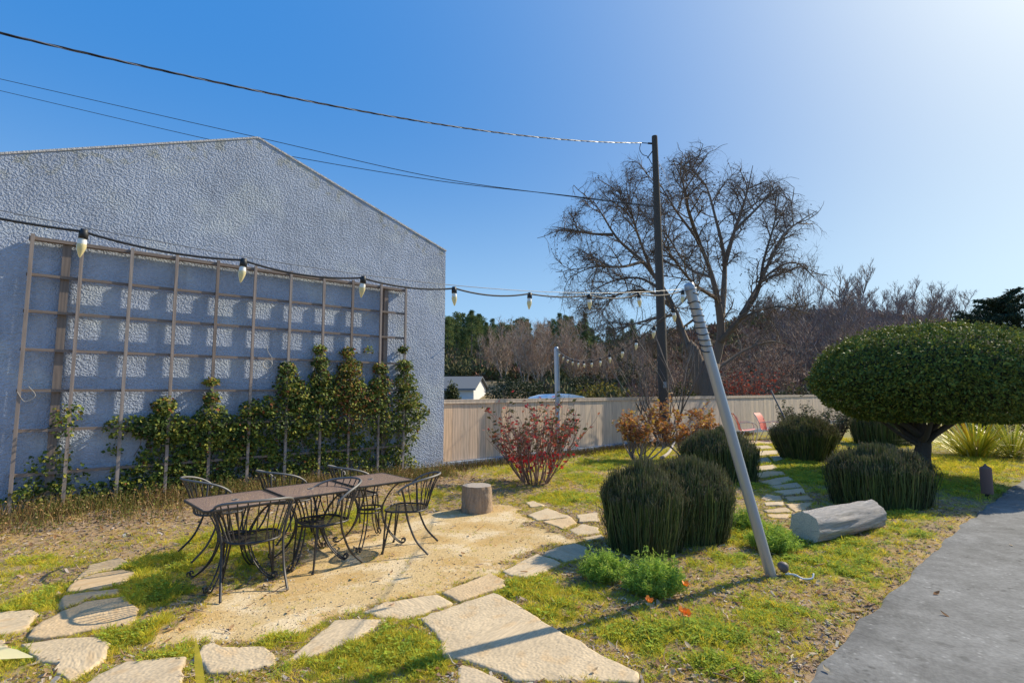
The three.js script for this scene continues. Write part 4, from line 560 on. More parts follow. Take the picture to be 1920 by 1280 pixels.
// ------------------------------------------------------------------ dome-clipped tree
{
  const t = thing('dome_clipped_tree', 'evergreen tree clipped into a wide mushroom dome', 'tree'), g = V(8.05, 0, -10.6), C = at(1746, 712, 10.6), rx = 2.10, rz = 2.0, ht = at(1742, 612, 10.6).y - C.y, hb = 0.95, b = new B(true), LG = [[0.12, 0.18, 0.035], [0.17, 0.23, 0.04], [0.10, 0.15, 0.035], [0.26, 0.30, 0.05], [0.36, 0.36, 0.06]];
  for (let k = 0; k < 62000; k++) {
    const d = rdir(-0.98, 1), low = d.y < 0, e = 1 + 0.035 * n3(d.x * 3, d.y * 3, d.z * 3) + 0.035 * n3(d.x * 9, d.y * 9, d.z * 9), depth = 1 - 0.09 * R() * R(), f = e * depth, p = V(C.x + d.x * rx * f, C.y + (low ? Math.max(-0.80, d.y) * hb : d.y * ht) * f, C.z + d.z * rz * f);
    const nr = V(d.x / rx, d.y / (low ? hb : ht), d.z / rz).normalize(), dir = rdir(-1, 1).addScaledVector(nr, 0.75).normalize(), L = rnd(0.04, 0.075); b.leaf(p, dir, rdir(-1, 1).addScaledVector(nr, 1.5).normalize(), L, L * 0.55, vary(pick(LG), 0.25), 0.18);
  }
  for (let k = 0; k < 800; k++) { const d = rdir(-0.4, 1), p = V(C.x + d.x * rx, C.y + d.y * ht, C.z + d.z * rz); for (let q = 0; q < 6; q++) b.leaf(p.clone().add(V(rnd(-.03, .03), rnd(0, 0.12), rnd(-.03, .03))), rdir(0, 1), rdir(-1, 1), 0.06, 0.03, vary([0.16, 0.18, 0.04], .2)); }
  b.mesh('crown', thin({ transmission: 0.4, roughness: 0.6, specularIntensity: 0.4 }), t).userData.kind = 'stuff';
  { const hull = new B(), m = 36, rows = 14, id = []; for (let j = 0; j <= rows; j++) { const y = lerp(-0.96, 1, j / rows), rr = Math.sqrt(Math.max(0, 1 - y * y)); id.push([]); for (let i = 0; i <= m; i++) { const a = i % m / m * 6.2832, e = 0.88 * (1 + 0.04 * n2(Math.cos(a) * 3, Math.sin(a) * 3 + y * 2)); id[j].push(hull.v(C.x + Math.cos(a) * rr * rx * e, C.y + (y < 0 ? Math.max(y, -0.8) * hb * 0.9 : y * ht) * e, C.z + Math.sin(a) * rr * rz * e)); } } for (let j = 0; j < rows; j++) for (let i = 0; i < m; i++) hull.quad(id[j][i], id[j + 1][i], id[j + 1][i + 1], id[j][i + 1]); hull.mesh('added_shade_hull', std({ color: lin(0.035, 0.038, 0.018), roughness: 1 }), t); }  // dark solid hull added inside the crown to block sun through the leaves
  const br = new B(), limb = (pts, r0, r1) => { const c = curve(pts, 10); br.tube(c, c.map((_, k) => lerp(r0, r1, k / 10)), 8); };
  const tk = new B(), tp = curve([V(g.x, -0.1, g.z), V(g.x - 0.03, 0.3, g.z), V(g.x + 0.03, 0.62, g.z), V(g.x - 0.02, 1.0, g.z), V(g.x + 0.05, 1.9, g.z)], 14); tk.tube(tp, tp.map((_, k) => lerp(0.20, 0.09, Math.pow(k / 14, .6)) * (k === 0 ? 1.3 : 1)), 12); tk.mesh('trunk', std({ color: lin(0.10, 0.08, 0.065), bumpMap: barkBump, bumpScale: 0.03, roughness: 1 }), t);
  for (const [x, y, z, r] of [[-0.9, 1.25, 0.3, .075], [-0.6, 1.5, -0.5, .07], [0.7, 1.3, 0.4, .075], [1.0, 1.4, -0.3, .07], [-0.4, 1.4, 0.9, .06], [0.4, 1.5, 1.0, .05], [0.3, 1.6, -0.9, .06], [-1.2, 1.5, -0.2, .045]]) limb([V(g.x, rnd(0.4, 0.75), g.z), V(g.x + x * .35, rnd(0.75, 0.95), g.z + z * .35), V(g.x + x, y, g.z + z), V(g.x + x * 1.4, y + 0.4, g.z + z * 1.4)], r, r * .35); br.mesh('limbs', std({ color: lin(0.095, 0.078, 0.062), bumpMap: barkBump, bumpScale: 0.02, roughness: 1 }), t);
}
// ------------------------------------------------------------------ strap-leaved flax plants
function flax(label, x, z, h, n, spread, cols, w = 0.035) {
  const t = thing('flax_plant', label, 'plant', 'yellow-striped flax plants'), b = new B(true), y = H(x, z) - 0.02;
  for (let k = 0; k < n; k++) { const a = rnd(6.2832), tilt = rnd(0.15, 1.15), dir = V(Math.cos(a) * Math.sin(tilt), Math.cos(tilt), Math.sin(a) * Math.sin(tilt)), r = rnd(spread); b.blade(V(x + Math.cos(a) * r, y, z + Math.sin(a) * r), dir, V(Math.cos(a) * 0.08, -0.06 - 0.10 * R(), Math.sin(a) * 0.08), h * rnd(0.6, 1.12), w * rnd(0.7, 1.2), vary(pick(cols), 0.18), V(-Math.sin(a), 0, Math.cos(a)), 5, R() < 0.3 ? [0.5, 0.25, 0.06] : null); }
  b.mesh('leaves', thin({ transmission: 0.5, roughness: 0.45 }), t).userData.kind = 'stuff'; return t;
}
const FY = [[0.64, 0.60, 0.07], [0.70, 0.60, 0.08], [0.48, 0.52, 0.07], [0.76, 0.70, 0.28], [0.30, 0.36, 0.06]];
flax('large arching yellow-green flax plant under the dome-clipped tree', 11.75, -13.7, 1.5, 340, 0.4, FY); flax('upright yellow flax plant close behind the bollard light', 12.55, -13.55, 1.3, 130, 0.22, FY);
flax('yellow flax plant at the far edge of the asphalt', 14.0, -14.1, 1.2, 120, 0.25, FY);
// ------------------------------------------------------------------ small shrubs
const twigM = std({ color: 0xffffff, vertexColors: true, roughness: 0.95 });
function twiggy(name, label, cat, x, z, o) {
  const t = thing(name, label, cat), tw = new B(true), lf = new B(true), y = H(x, z) - 0.02;
  const grow = (p, d, len, r, lev) => { const P = [p.clone()], q = p.clone(), dd = d.clone(), n = 4; for (let k = 0; k < n; k++) { dd.add(V(rnd(-1, 1), rnd(-.6, 1) * 0.6 + o.up, rnd(-1, 1)).multiplyScalar(o.wob)).normalize(); q.addScaledVector(dd, len / n); P.push(q.clone()); }
    tw.tube(P, P.map((_, k) => lerp(r, r * 0.55, k / n)), lev ? 4 : 6, vary(pick(o.bark), 0.2), false);
    if (lev < o.levels) { const m = o.kids[lev]; for (let k = 0; k < m; k++) { const c = P[1 + Math.floor(R() * n)]; grow(c, dd.clone().add(rdir(-0.2, 0.9).multiplyScalar(o.spread)).normalize(), len * rnd(0.45, 0.75), r * 0.55, lev + 1); } }
    if (lev >= o.levels - 1 && o.leaves) for (let k = 0; k < o.leaves; k++) { const c = P[1 + Math.floor(R() * n)]; if (c.y - y > (o.leafMin || 0) && R() < o.leafP(c.y - y)) { const L = o.leafLen * rnd(0.6, 1.2); lf.leaf(c, rdir(-0.7, 0.6), rdir(-.2, 1), L, L * 0.5, vary(pick(o.leafCol(c.y - y)), 0.25)); } } };
  for (let k = 0; k < o.stems; k++) { const a = k / o.stems * 6.28 + rnd(.6), tl = rnd(0.1, o.lean); grow(V(x + Math.cos(a) * o.base, y, z + Math.sin(a) * o.base), V(Math.cos(a) * Math.sin(tl), Math.cos(tl), Math.sin(a) * Math.sin(tl)), o.h * rnd(0.5, 0.75), o.r, 0); }
  tw.mesh('stems', twigM, t).userData.kind = 'stuff'; if (o.leaves) lf.mesh('leaves', leafy, t).userData.kind = 'stuff'; return t;
}
R = rngOf(501); twiggy('red_leaved_shrub', 'twiggy shrub with bright red leaves in front of the fence', 'shrub', 0.42, -9.75, { stems: 34, base: 0.22, lean: 0.8, h: 1.3, r: 0.013, levels: 2, kids: [4, 3], spread: 0.55, up: 0.45, wob: 0.16, bark: [[0.24, 0.16, 0.13], [0.32, 0.22, 0.17], [0.16, 0.11, 0.09]], leaves: 5, leafLen: 0.095, leafP: h => h < 0.5 ? 0.8 : 0.5, leafCol: h => h < 0.55 ? [[0.75, 0.04, 0.06], [0.62, 0.04, 0.05], [0.7, 0.10, 0.07]] : R() < 0.5 ? [[0.65, 0.07, 0.07], [0.5, 0.16, 0.08]] : [[0.13, 0.12, 0.05], [0.2, 0.16, 0.06], [0.09, 0.10, 0.04]] });
R = rngOf(502); for (const [x, z, l] of [[3.0, -12.75, 'bare grey-stemmed shrub with rusty dry leaves beside the utility pole'], [4.25, -12.9, 'spreading shrub with golden brown leaves behind the dark clipped shrub']]) twiggy('rusty_leaved_shrub', l, 'shrub', x, z, { stems: 12, base: 0.14, lean: 1.0, h: 1.0, r: 0.022, levels: 3, kids: [3, 3, 2], spread: 0.7, up: 0.35, wob: 0.2, bark: [[0.28, 0.22, 0.19], [0.38, 0.32, 0.28]], leaves: 11, leafLen: 0.105, leafMin: 0.5, leafP: h => 0.7, leafCol: () => [[0.55, 0.24, 0.08], [0.62, 0.33, 0.09], [0.42, 0.20, 0.10], [0.66, 0.45, 0.07], [0.46, 0.30, 0.18]] });
twiggy('bare_sapling', 'leafless pale sapling growing at the utility pole', 'sapling', 4.55, -16.1, { stems: 9, base: 0.1, lean: 0.5, h: 3.4, r: 0.022, levels: 2, kids: [4, 3], spread: 0.5, up: 0.35, wob: 0.1, bark: [[0.19, 0.16, 0.14], [0.13, 0.1, 0.085]] });
{ const t = thing('pale_dead_branch', 'bleached bare branch lying beside the dark clipped shrub', 'branch'), b = new B(), a = ground(1240, 862), c = ground(1272, 850); b.tube(curve([V(a.x, 0.04, a.z), V(lerp(a.x, c.x, .4), 0.10, lerp(a.z, c.z, .4)), V(c.x - 0.1, 0.28, c.z), V(c.x, 0.5, c.z)], 14), [...Array(15)].map((_, k) => lerp(0.045, 0.018, k / 14)), 7); b.mesh('limb', std({ color: lin(0.45, 0.40, 0.36) }), t); }
twiggy('low_grey_hedge', 'low grey-green bush near the fence behind the vase-shaped shrub', 'shrub', 10.2, -18.2, { stems: 46, base: 0.75, lean: 0.7, h: 1.0, r: 0.014, levels: 2, kids: [4, 3], spread: 0.7, up: 0.2, wob: 0.2, bark: [[0.17, 0.12, 0.10]], leaves: 4, leafLen: 0.1, leafMin: 0.3, leafP: () => 0.9, leafCol: () => [[0.10, 0.115, 0.06], [0.14, 0.15, 0.08], [0.08, 0.09, 0.05]] });
R = rngOf(503);
// ------------------------------------------------------------------ feathery poppy foliage and flowers
function feathery(label, name, px, py, rw, h, n, cols) {
  const g = ground(px, py), t = thing(name, label, 'plant'), b = new B(true);
  for (let k = 0; k < n; k++) { const a = rnd(6.2832), q = Math.sqrt(R()), lob = 1 + 0.25 * n2(Math.cos(a) * 2 + px, Math.sin(a) * 2), top = h * (1 - 0.55 * q * q) * (0.85 + 0.35 * n2(g.x * 3 + Math.cos(a) * q * 2.2, Math.sin(a) * q * 2.2 + px)), p0 = V(g.x + Math.cos(a) * q * rw * 0.55, H(g.x, g.z), g.z + Math.sin(a) * q * rw * 0.55), p1 = V(g.x + Math.cos(a) * q * rw * lob, H(g.x, g.z) + top * rnd(0.55, 1.05), g.z + Math.sin(a) * q * rw * lob), col = vary(pick(cols), 0.25);
    b.blade(p0, p1.clone().sub(p0).normalize(), V(rnd(-.05, .05), 0, rnd(-.05, .05)), p0.distanceTo(p1), 0.004, col, rdir(-.2, .2), 2);
    for (let m = 0; m < 9; m++) { const f = rnd(0.55, 1.05), c = p0.clone().lerp(p1, f), d = rdir(-0.3, 1), L = rnd(0.022, 0.05); b.leaf(c, d, rdir(-1, 1), L, 0.0075, col, 0.1); b.leaf(c.clone().addScaledVector(d, L * .4), d.clone().add(rdir().multiplyScalar(.8)).normalize(), rdir(-1, 1), L * .7, 0.006, col, 0.1); } }
  b.mesh('foliage', thin({ transmission: 0.5, roughness: 0.9 }), t).userData.kind = 'stuff'; return t;
}
const PG = [[0.28, 0.42, 0.06], [0.35, 0.49, 0.07], [0.21, 0.33, 0.055], [0.43, 0.54, 0.085]];
feathery('mound of feathery bright green poppy leaves beside the dark shrub', 'poppy_clump', 1225, 1112, 0.26, 0.34, 620, PG); feathery('smaller feathery green poppy mound next to the flagstones', 'poppy_clump', 1130, 1088, 0.21, 0.27, 420, PG);
feathery('feathery green clump at the foot of the leaning pole beside the log', 'fennel_clump', 1450, 1030, 0.25, 0.30, 480, PG); feathery('low feathery green clump between the dark shrub and the stepping stones', 'fennel_clump', 1400, 990, 0.2, 0.24, 260, PG);
{ const pet = new B(); for (let k = 0; k < 4; k++) { const a = k * 1.571, c = Math.cos(a), s = Math.sin(a); let pr = null; for (let m = 0; m <= 4; m++) { const u = m / 4, w = 0.017 * Math.sin(Math.min(1, u * 1.15 + 0.12) * 2.6), r = 0.004 + 0.02 * u, y = 0.030 * u - 0.006 * u * u; const l = pet.v(c * r - s * w, y, s * r + c * w), q = pet.v(c * r + s * w, y, s * r - c * w); if (pr) pet.quad(pr[0], pr[1], q, l); pr = [l, q]; } }
  const pg = pet.geo(), pm = new THREE.MeshPhysicalMaterial({ color: lin(0.95, 0.30, 0.015), transmission: 0.35, thickness: 0, roughness: 0.7, side: THREE.DoubleSide }), cm = std({ color: lin(0.8, 0.42, 0.04) }), sm = std({ color: lin(0.14, 0.2, 0.06) });
  [[1286, 1098, 0.16, 'orange poppy flower standing highest beside the green mound'], [1216, 1128, 0.15, 'single orange poppy flower in front of the larger green mound'], [1279, 1148, 0.12, 'one of two orange poppies close together over the grass'], [1289, 1153, 0.10, 'one of two orange poppies close together over the grass']].forEach(([px, py, y, l]) => { const g = ground(px, py, y), t = thing('orange_poppy', l, 'flower', 'orange poppies'); const p = mesh('petals', pg, pm, t), c = mesh('stamens', new THREE.IcosahedronGeometry(0.006, 1), cm, t), s = new B(), y0 = H(g.x, g.z) - y - 0.01; s.tube([V(0, 0.003, 0), V(0.01, y0 * .5, 0.01), V(0.015, y0, 0)], 0.0022, 5); s.mesh('stalk', sm, t); p.rotation.set(0.35, px, 0.2); c.position.y = 0.01; t.position.copy(g); p.scale.setScalar(1.25); }); }
// leaf tips of a variegated plant close to the lens
{ const t = thing('variegated_agave', 'broad pale cream-edged agave leaves at the stepping stones', 'plant'), b = new B(true), cr = [0.80, 0.72, 0.42];
  const tip = at(60, 1232, 2.15), root = V(-2.80, 0.34, -2.02);
  for (const [t2, w, sd] of [[tip, 0.30, V(0.15, 0.1, 1)], [V(-2.85, 0.5, -1.5), 0.2, V(1, 0, 0.1)], [V(-3.3, 0.4, -2.1), 0.2, V(0, 0, 1)], [V(-2.9, 0.42, -2.5), 0.2, V(1, 0, 0)], [V(-2.3, 0.4, -1.65), 0.2, V(0.6, 0, 0.7)], [V(-2.45, 0.0, -1.8), 0.2, V(0.6, 0, 0.7)], [V(-3.15, 0.0, -1.9), 0.2, V(0.1, 0, 1)], [V(-2.75, 0.0, -2.4), 0.2, V(1, 0, 0)], [V(-2.85, 0.0, -1.65), 0.2, V(1, 0, 0)], [V(-2.5, 0.0, -2.25), 0.2, V(0.6, 0, -0.7)]]) { const d = t2.clone().sub(root), l = d.length(); d.normalize(); let pr = null; const up = V().crossVectors(d, sd).normalize(); if (up.y < 0) up.negate(); [[0, .25], [.2, .42], [.4, .5], [.6, .46], [.78, .34], [.92, .16], [1, .015]].forEach(([f, q]) => { const c = root.clone().addScaledVector(d, l * f).addScaledVector(up, 0.12 * Math.sin(f * 3.14)), e = up.clone().multiplyScalar(0.03 * (q * 2)); const x = b.v(...c.clone().addScaledVector(sd, q * w).add(e).toArray(), cr), y = b.v(...c.toArray(), cr), z = b.v(...c.clone().addScaledVector(sd, -q * w).add(e).toArray(), cr); if (pr) { b.quad(pr[0], pr[1], y, x); b.quad(pr[1], pr[2], z, y); } pr = [x, y, z]; }); } b.mesh('leaves', thin({ transmission: 0.3, roughness: 0.6 }), t);
  const s = thing('yellow_sword_leaf', 'single upright yellow-green sword leaf among the flagstones', 'plant'), sb = new B(true), g = ground(389, 1390), tp = at(366, 1196, 2.42), sd = tp.clone().sub(V(g.x, -0.02, g.z)); sb.blade(V(g.x, -0.02, g.z), sd.clone().normalize(), V(0, 0, 0), sd.length(), 0.05, [0.66, 0.58, 0.09], V(-0.33, 0, 0.94).normalize(), 5); sb.blade(V(g.x + 0.03, -0.02, g.z + 0.02), V(0.35, 0.6, 0.5).normalize(), V(0, -0.05, 0.02), 0.3, 0.028, [0.5, 0.46, 0.08], V(0.8, 0, -0.6), 5); sb.mesh('leaf', thin({ transmission: 0.5, roughness: 0.5 }), s); }
// ------------------------------------------------------------------ grass, weeds, chips, gravel
function tuft(n, h, w, lean, seed) { const s = R; R = rngOf(seed); const b = new B(); for (let k = 0; k < n; k++) { const a = rnd(6.2832), r = rnd(0.35), d = V(Math.cos(a) * lean * rnd(0.3, 1), 1, Math.sin(a) * lean * rnd(0.3, 1)).normalize(); b.blade(V(Math.cos(a) * r, -0.05, Math.sin(a) * r), d, V(d.x * 0.25, -0.12, d.z * 0.25), h * rnd(0.55, 1.1), w, null, rdir(-.1, .1), 3); } R = s; return b.geo(); }
function weed(seed) { const s = R; R = rngOf(seed); const b = new B(); for (let k = 0; k < 16; k++) { const a = rnd(6.2832), r = rnd(0.1, 0.6); b.leaf(V(Math.cos(a) * r, rnd(0.1, 0.7), Math.sin(a) * r), V(Math.cos(a), rnd(-.2, .7), Math.sin(a)).normalize(), V(rnd(-.4, .4), 1, rnd(-.4, .4)).normalize(), rnd(0.25, 0.5), rnd(0.18, 0.34), null, 0.15); } R = s; return b.geo(); }
function strew(name, geo, mat, list) { const m = new THREE.InstancedMesh(geo, mat, list.length), M = new THREE.Matrix4(), q = new THREE.Quaternion(), e = new THREE.Euler(), c = new THREE.Color(); list.forEach((l, k) => { e.set(l.rx || 0, l.ry, l.rz || 0); M.compose(l.p, q.setFromEuler(e), l.s); m.setMatrixAt(k, M); c.setRGB(...l.c); m.setColorAt(k, c); }); m.name = numbered(name); m.userData.kind = 'stuff'; m.castShadow = m.receiveShadow = true; scene.add(m); return m; }
const bladeM = new THREE.MeshPhysicalMaterial({ color: 0xffffff, roughness: 1, specularIntensity: 0.2, transmission: 0.45, thickness: 0, side: THREE.DoubleSide }), chipM = std({ color: 0xffffff, roughness: 1 });
{
  const lush = [[], []], dry = [], weeds = [], chips = [], straw = [], pebbles = [];
  const GC = [[0.52, 0.50, 0.045], [0.66, 0.57, 0.055], [0.40, 0.43, 0.04], [0.70, 0.55, 0.065]], DC = [[0.66, 0.45, 0.12], [0.58, 0.37, 0.10], [0.68, 0.51, 0.19], [0.58, 0.47, 0.09]], WC = [[0.33, 0.43, 0.05], [0.40, 0.48, 0.055], [0.26, 0.35, 0.045]], CC = [[0.30, 0.21, 0.14], [0.42, 0.33, 0.24], [0.18, 0.12, 0.085], [0.50, 0.42, 0.34], [0.26, 0.16, 0.10]];
  for (let k = 0; k < 430000; k++) {
    // even over the view: distance drawn so that nearer ground is denser
    const dist = 2.4 * Math.pow(22 / 2.4, Math.pow(R(), 0.85)), a = rnd(-0.80, 0.86), x = Math.sin(a) * dist, z = -Math.cos(a) * dist; if (wallS(x, z) < 0.3 && wallDist(x, z) < 0.1) continue; if (wallDist(x, z) < FENCE_D + 0.1) continue;
    const as = asphaltIn(x, z); if (as > 0.03 || onStone(x, z)) continue;
    const g = mask(maskG, x, z), s = mask(maskS, x, z), y = H(x, z), r = R(), p = V(x, y, z), big = 0.75 + dist * 0.045, nearEdge = sstep(-0.9, -0.1, as) * (x > 1 ? 1 : 0);
    const strip = wallS(x, z) < 0 ? sstep(1.9, 1.2, wallDist(x, z)) : 0;
    if (r < g * 0.62 + 0.04 * (1 - s)) { const q = rnd(0.028, 0.062) * (0.6 + 0.7 * g) * big; if (R() < (x > 0.8 ? 0.42 : 0.16) * g && dist < 14) weeds.push({ p, ry: rnd(6.28), s: V(q, q * 0.8, q), c: vary(pick(WC), 0.2) }); else if (R() < 0.2 + 0.4 * nearEdge) dry.push({ p, ry: rnd(6.28), s: V(q, q * 0.8, q), c: vary(pick(DC), 0.2) }); else lush[k % 2].push({ p, ry: rnd(6.28), s: V(q, q * rnd(0.6, 1.2), q), c: vary(pick(GC), 0.22) }); }
    else if (r < 0.30 && s < 0.4 && dist < 13) { const q = rnd(0.006, 0.02) * (R() < 0.06 ? 2 : 1); chips.push({ p: V(x, y + 0.006, z), rx: rnd(-.5, .5), ry: rnd(6.28), rz: rnd(-.5, .5), s: V(q, q * 0.25, q * rnd(0.3, 0.8)), c: vary(pick(CC), 0.25) }); }
    else if (r < 0.42 && s < 0.5 && (nearEdge > 0.3 || strip > 0.3 || g < 0.3) && dist < 12) { const q = rnd(0.03, 0.06); dry.push({ p, ry: rnd(6.28), s: V(q, q * 0.5, q), c: vary(pick(DC), 0.25) }); }
    else if (s > 0.5 && r > 0.90 && dist < 9) { const q = rnd(0.0022, 0.006) * (R() < 0.03 ? 1.8 : 1); pebbles.push({ p: V(x, y + q * 0.3, z), ry: rnd(6.28), rx: rnd(3), s: V(q, q * 0.7, q), c: vary(pick([[0.55, 0.44, 0.3], [0.40, 0.28, 0.16], [0.66, 0.57, 0.44], [0.28, 0.2, 0.12]]), 0.2) }); }
    else if (s > 0.5 && r > 0.885 && n2(x * 2.2, z * 2.2) > 0.35) { const q = rnd(0.012, 0.026); dry.push({ p, ry: rnd(6.28), s: V(q, q * 0.5, q), c: vary(pick([[0.38, 0.30, 0.08], [0.26, 0.27, 0.06]]), 0.2) }); }
  }
  // moss and grass in the joints round the stones
  STONES.forEach(P => P.forEach((q, i) => { const w = P[(i + 1) % P.length], L = Math.hypot(w.x - q.x, w.z - q.z), m = Math.round(L * (q.z > -6 ? 90 : 45)); for (let k = 0; k < m; k++) { const t = R(), x = lerp(q.x, w.x, t) + rnd(-.035, .035), z = lerp(q.z, w.z, t) + rnd(-.035, .035); if ((onStone(x, z) && R() < 0.55) || n2(x * 3, z * 3) < -0.35) continue; const h = rnd(0.018, 0.036); lush[k % 2].push({ p: V(x, H(x, z), z), ry: rnd(6.28), s: V(h, h * 0.9, h), c: vary(pick([...GC, [0.24, 0.21, 0.05]]), 0.2) }); } }));
  // fallen leaves and broken twigs
  const fallen = [], sticks = [];
  for (let k = 0; k < 16000; k++) { const dist = 2.5 * Math.pow(14 / 2.5, Math.pow(R(), 0.8)), a = rnd(-0.8, 0.86), x = Math.sin(a) * dist, z = -Math.cos(a) * dist, wd = wallDist(x, z); if (wd < 0.15 || asphaltIn(x, z) > -0.03 && R() < 0.985) continue; const stone = onStone(x, z), s = mask(maskS, x, z), strip = wallS(x, z) < 0 ? sstep(2.2, 1.0, wd) : 0, bed = x > 0.8 ? 0.22 : 0.05; if (R() > (stone ? 0.012 : s > 0.5 ? 0.03 : 0.06 + 0.6 * strip + bed)) continue; const y = H(x, z) + (stone ? 0.014 : asphaltIn(x, z) > -0.03 ? 0.05 : 0.012), q = rnd(0.016, 0.042); (R() < 0.8 ? fallen : sticks).push({ p: V(x, y, z), rx: rnd(-.5, .5), ry: rnd(6.28), rz: rnd(-.5, .5), s: V(q, q, q), c: vary(pick([[0.42, 0.28, 0.16], [0.52, 0.38, 0.24], [0.30, 0.18, 0.10], [0.60, 0.48, 0.34], [0.36, 0.2, 0.09]]), 0.2) }); }
  { const lb = new B(), P = [[-1, 0], [-0.5, 0.34], [0.1, 0.42], [0.6, 0.24], [1, 0]]; P.forEach(([x, w]) => { lb.v(x, 0.35 * x * x, 0); lb.v(x, 0.35 * x * x + w * 0.45, w); lb.v(x, 0.35 * x * x + w * 0.45, -w); }); for (let k = 0; k < 4; k++) { const o = k * 3; lb.quad(o, o + 3, o + 4, o + 1); lb.quad(o, o + 2, o + 5, o + 3); } strew('fallen_leaves', lb.geo(), bladeM, fallen); const sb = new B(); sb.tube([V(-2, 0, 0), V(-0.6, 0.2, 0.15), V(0.7, 0.1, -0.1), V(2, 0.3, 0.2)], [0.1, 0.12, 0.09, 0.05], 5); strew('broken_twigs', sb.geo(), chipM, sticks); }
  strew('grass', tuft(9, 1.1, 0.085, 0.75, 5), bladeM, lush[0]); strew('grass', tuft(8, 1.3, 0.07, 0.95, 6), bladeM, lush[1]); strew('dry_grass', tuft(9, 0.9, 0.07, 1.9, 8), bladeM, dry);
  strew('ground_weeds', weed(3), bladeM, weeds); strew('wood_chips', new THREE.BoxGeometry(2, 1, 1), chipM, chips); strew('gravel', new THREE.IcosahedronGeometry(1, 0), chipM, pebbles);
  console.log('strewn', lush[0].length, lush[1].length, dry.length, weeds.length, chips.length, pebbles.length);
}
// ------------------------------------------------------------------ land beyond the fence
const RIDGE = [[-600, 690], [700, 690], [830, 672], [980, 668], [1100, 672], [1180, 655], [1260, 638], [1370, 622], [1450, 604], [1540, 600], [1660, 606], [1800, 622], [1920, 640], [2300, 650], [3400, 660]];
const ridgeY = px => { for (let k = 0; k + 1 < RIDGE.length; k++) if (px <= RIDGE[k + 1][0]) return lerp(RIDGE[k][1], RIDGE[k + 1][1], clamp((px - RIDGE[k][0]) / (RIDGE[k + 1][0] - RIDGE[k][0]))); return 660; };
const landH = (x, z) => { const d = -z, px = 960 + x / d * F, rz = 115, top = (732 - ridgeY(px)) / F * rz + EYE; return d < 34 ? 0 : top * sstep(34, rz, d) * (d > rz ? 1 - 0.25 * sstep(rz, 260, d) : 1) + 0.8 * n2(x * 0.03, z * 0.03) * sstep(34, 60, d) + 0.35 * n2(x * 0.12, z * 0.12) * sstep(34, 60, d); };
{
  const b = new B(true), zs = []; for (let z = -33; z > -420; z -= Math.max(2.5, -z * 0.03)) zs.push(z); const xs = []; for (let k = -60; k <= 110; k++) xs.push(k / 40);
  const id = zs.map(z => xs.map(t => { const x = t * -z, g = 0.5 + 0.5 * n2(x * 0.08, z * 0.08), c = [lerp(0.25, 0.19, g), lerp(0.17, 0.17, g), lerp(0.095, 0.06, g)]; return b.v(x, landH(x, z) + (z > -34 ? -0.3 : 0.05), z, vary(c, 0.12), x, z); }));
  for (let j = 0; j + 1 < zs.length; j++) for (let i = 0; i + 1 < xs.length; i++) b.quad(id[j][i], id[j + 1][i], id[j + 1][i + 1], id[j][i + 1]);
  const t = grainTex.clone(); t.repeat.set(0.3, 0.3); t.needsUpdate = true; tag(b.mesh('hills', std({ vertexColors: true, color: 0xffffff, map: t, roughness: 1 })), null, null, null, 'structure');
}
// brush that covers the slope
{
  const clump = seed => { const s = R; R = rngOf(seed); const b = new B(); for (let k = 0; k < 70; k++) { const d = rdir(-0.1, 1), p = V(d.x * rnd(0.3, 0.9), d.y * rnd(0.3, 0.9), d.z * rnd(0.3, 0.9)); b.leaf(p, d.add(rdir().multiplyScalar(.6)).normalize(), rdir(), rnd(0.3, 0.55), rnd(0.1, 0.22), null); } R = s; return b.geo(); };
  const list = [[], []]; for (let k = 0; k < 9000; k++) { const px = rnd(820, 2050), d = px < 1010 ? rnd(62, 128) : rnd(36, 128), x = (px - 960) / F * d, z = -d, left = px < 1180 && R() < 0.8, q = rnd(0.5, 1.3) * (0.8 + d / 200); list[k % 2].push({ p: V(x, landH(x, z) - 0.1, z), ry: rnd(6.28), s: V(q, q * rnd(0.7, 1.3), q), c: vary(left ? pick([[0.09, 0.10, 0.035], [0.12, 0.12, 0.045], [0.16, 0.12, 0.065]]) : pick([[0.22, 0.14, 0.09], [0.19, 0.15, 0.07], [0.27, 0.17, 0.10], [0.18, 0.165, 0.06], [0.24, 0.125, 0.085]]), 0.2) }); }
  strew('hillside_brush', clump(4), chipM, list[0]); strew('hillside_brush', clump(9), chipM, list[1]);
}
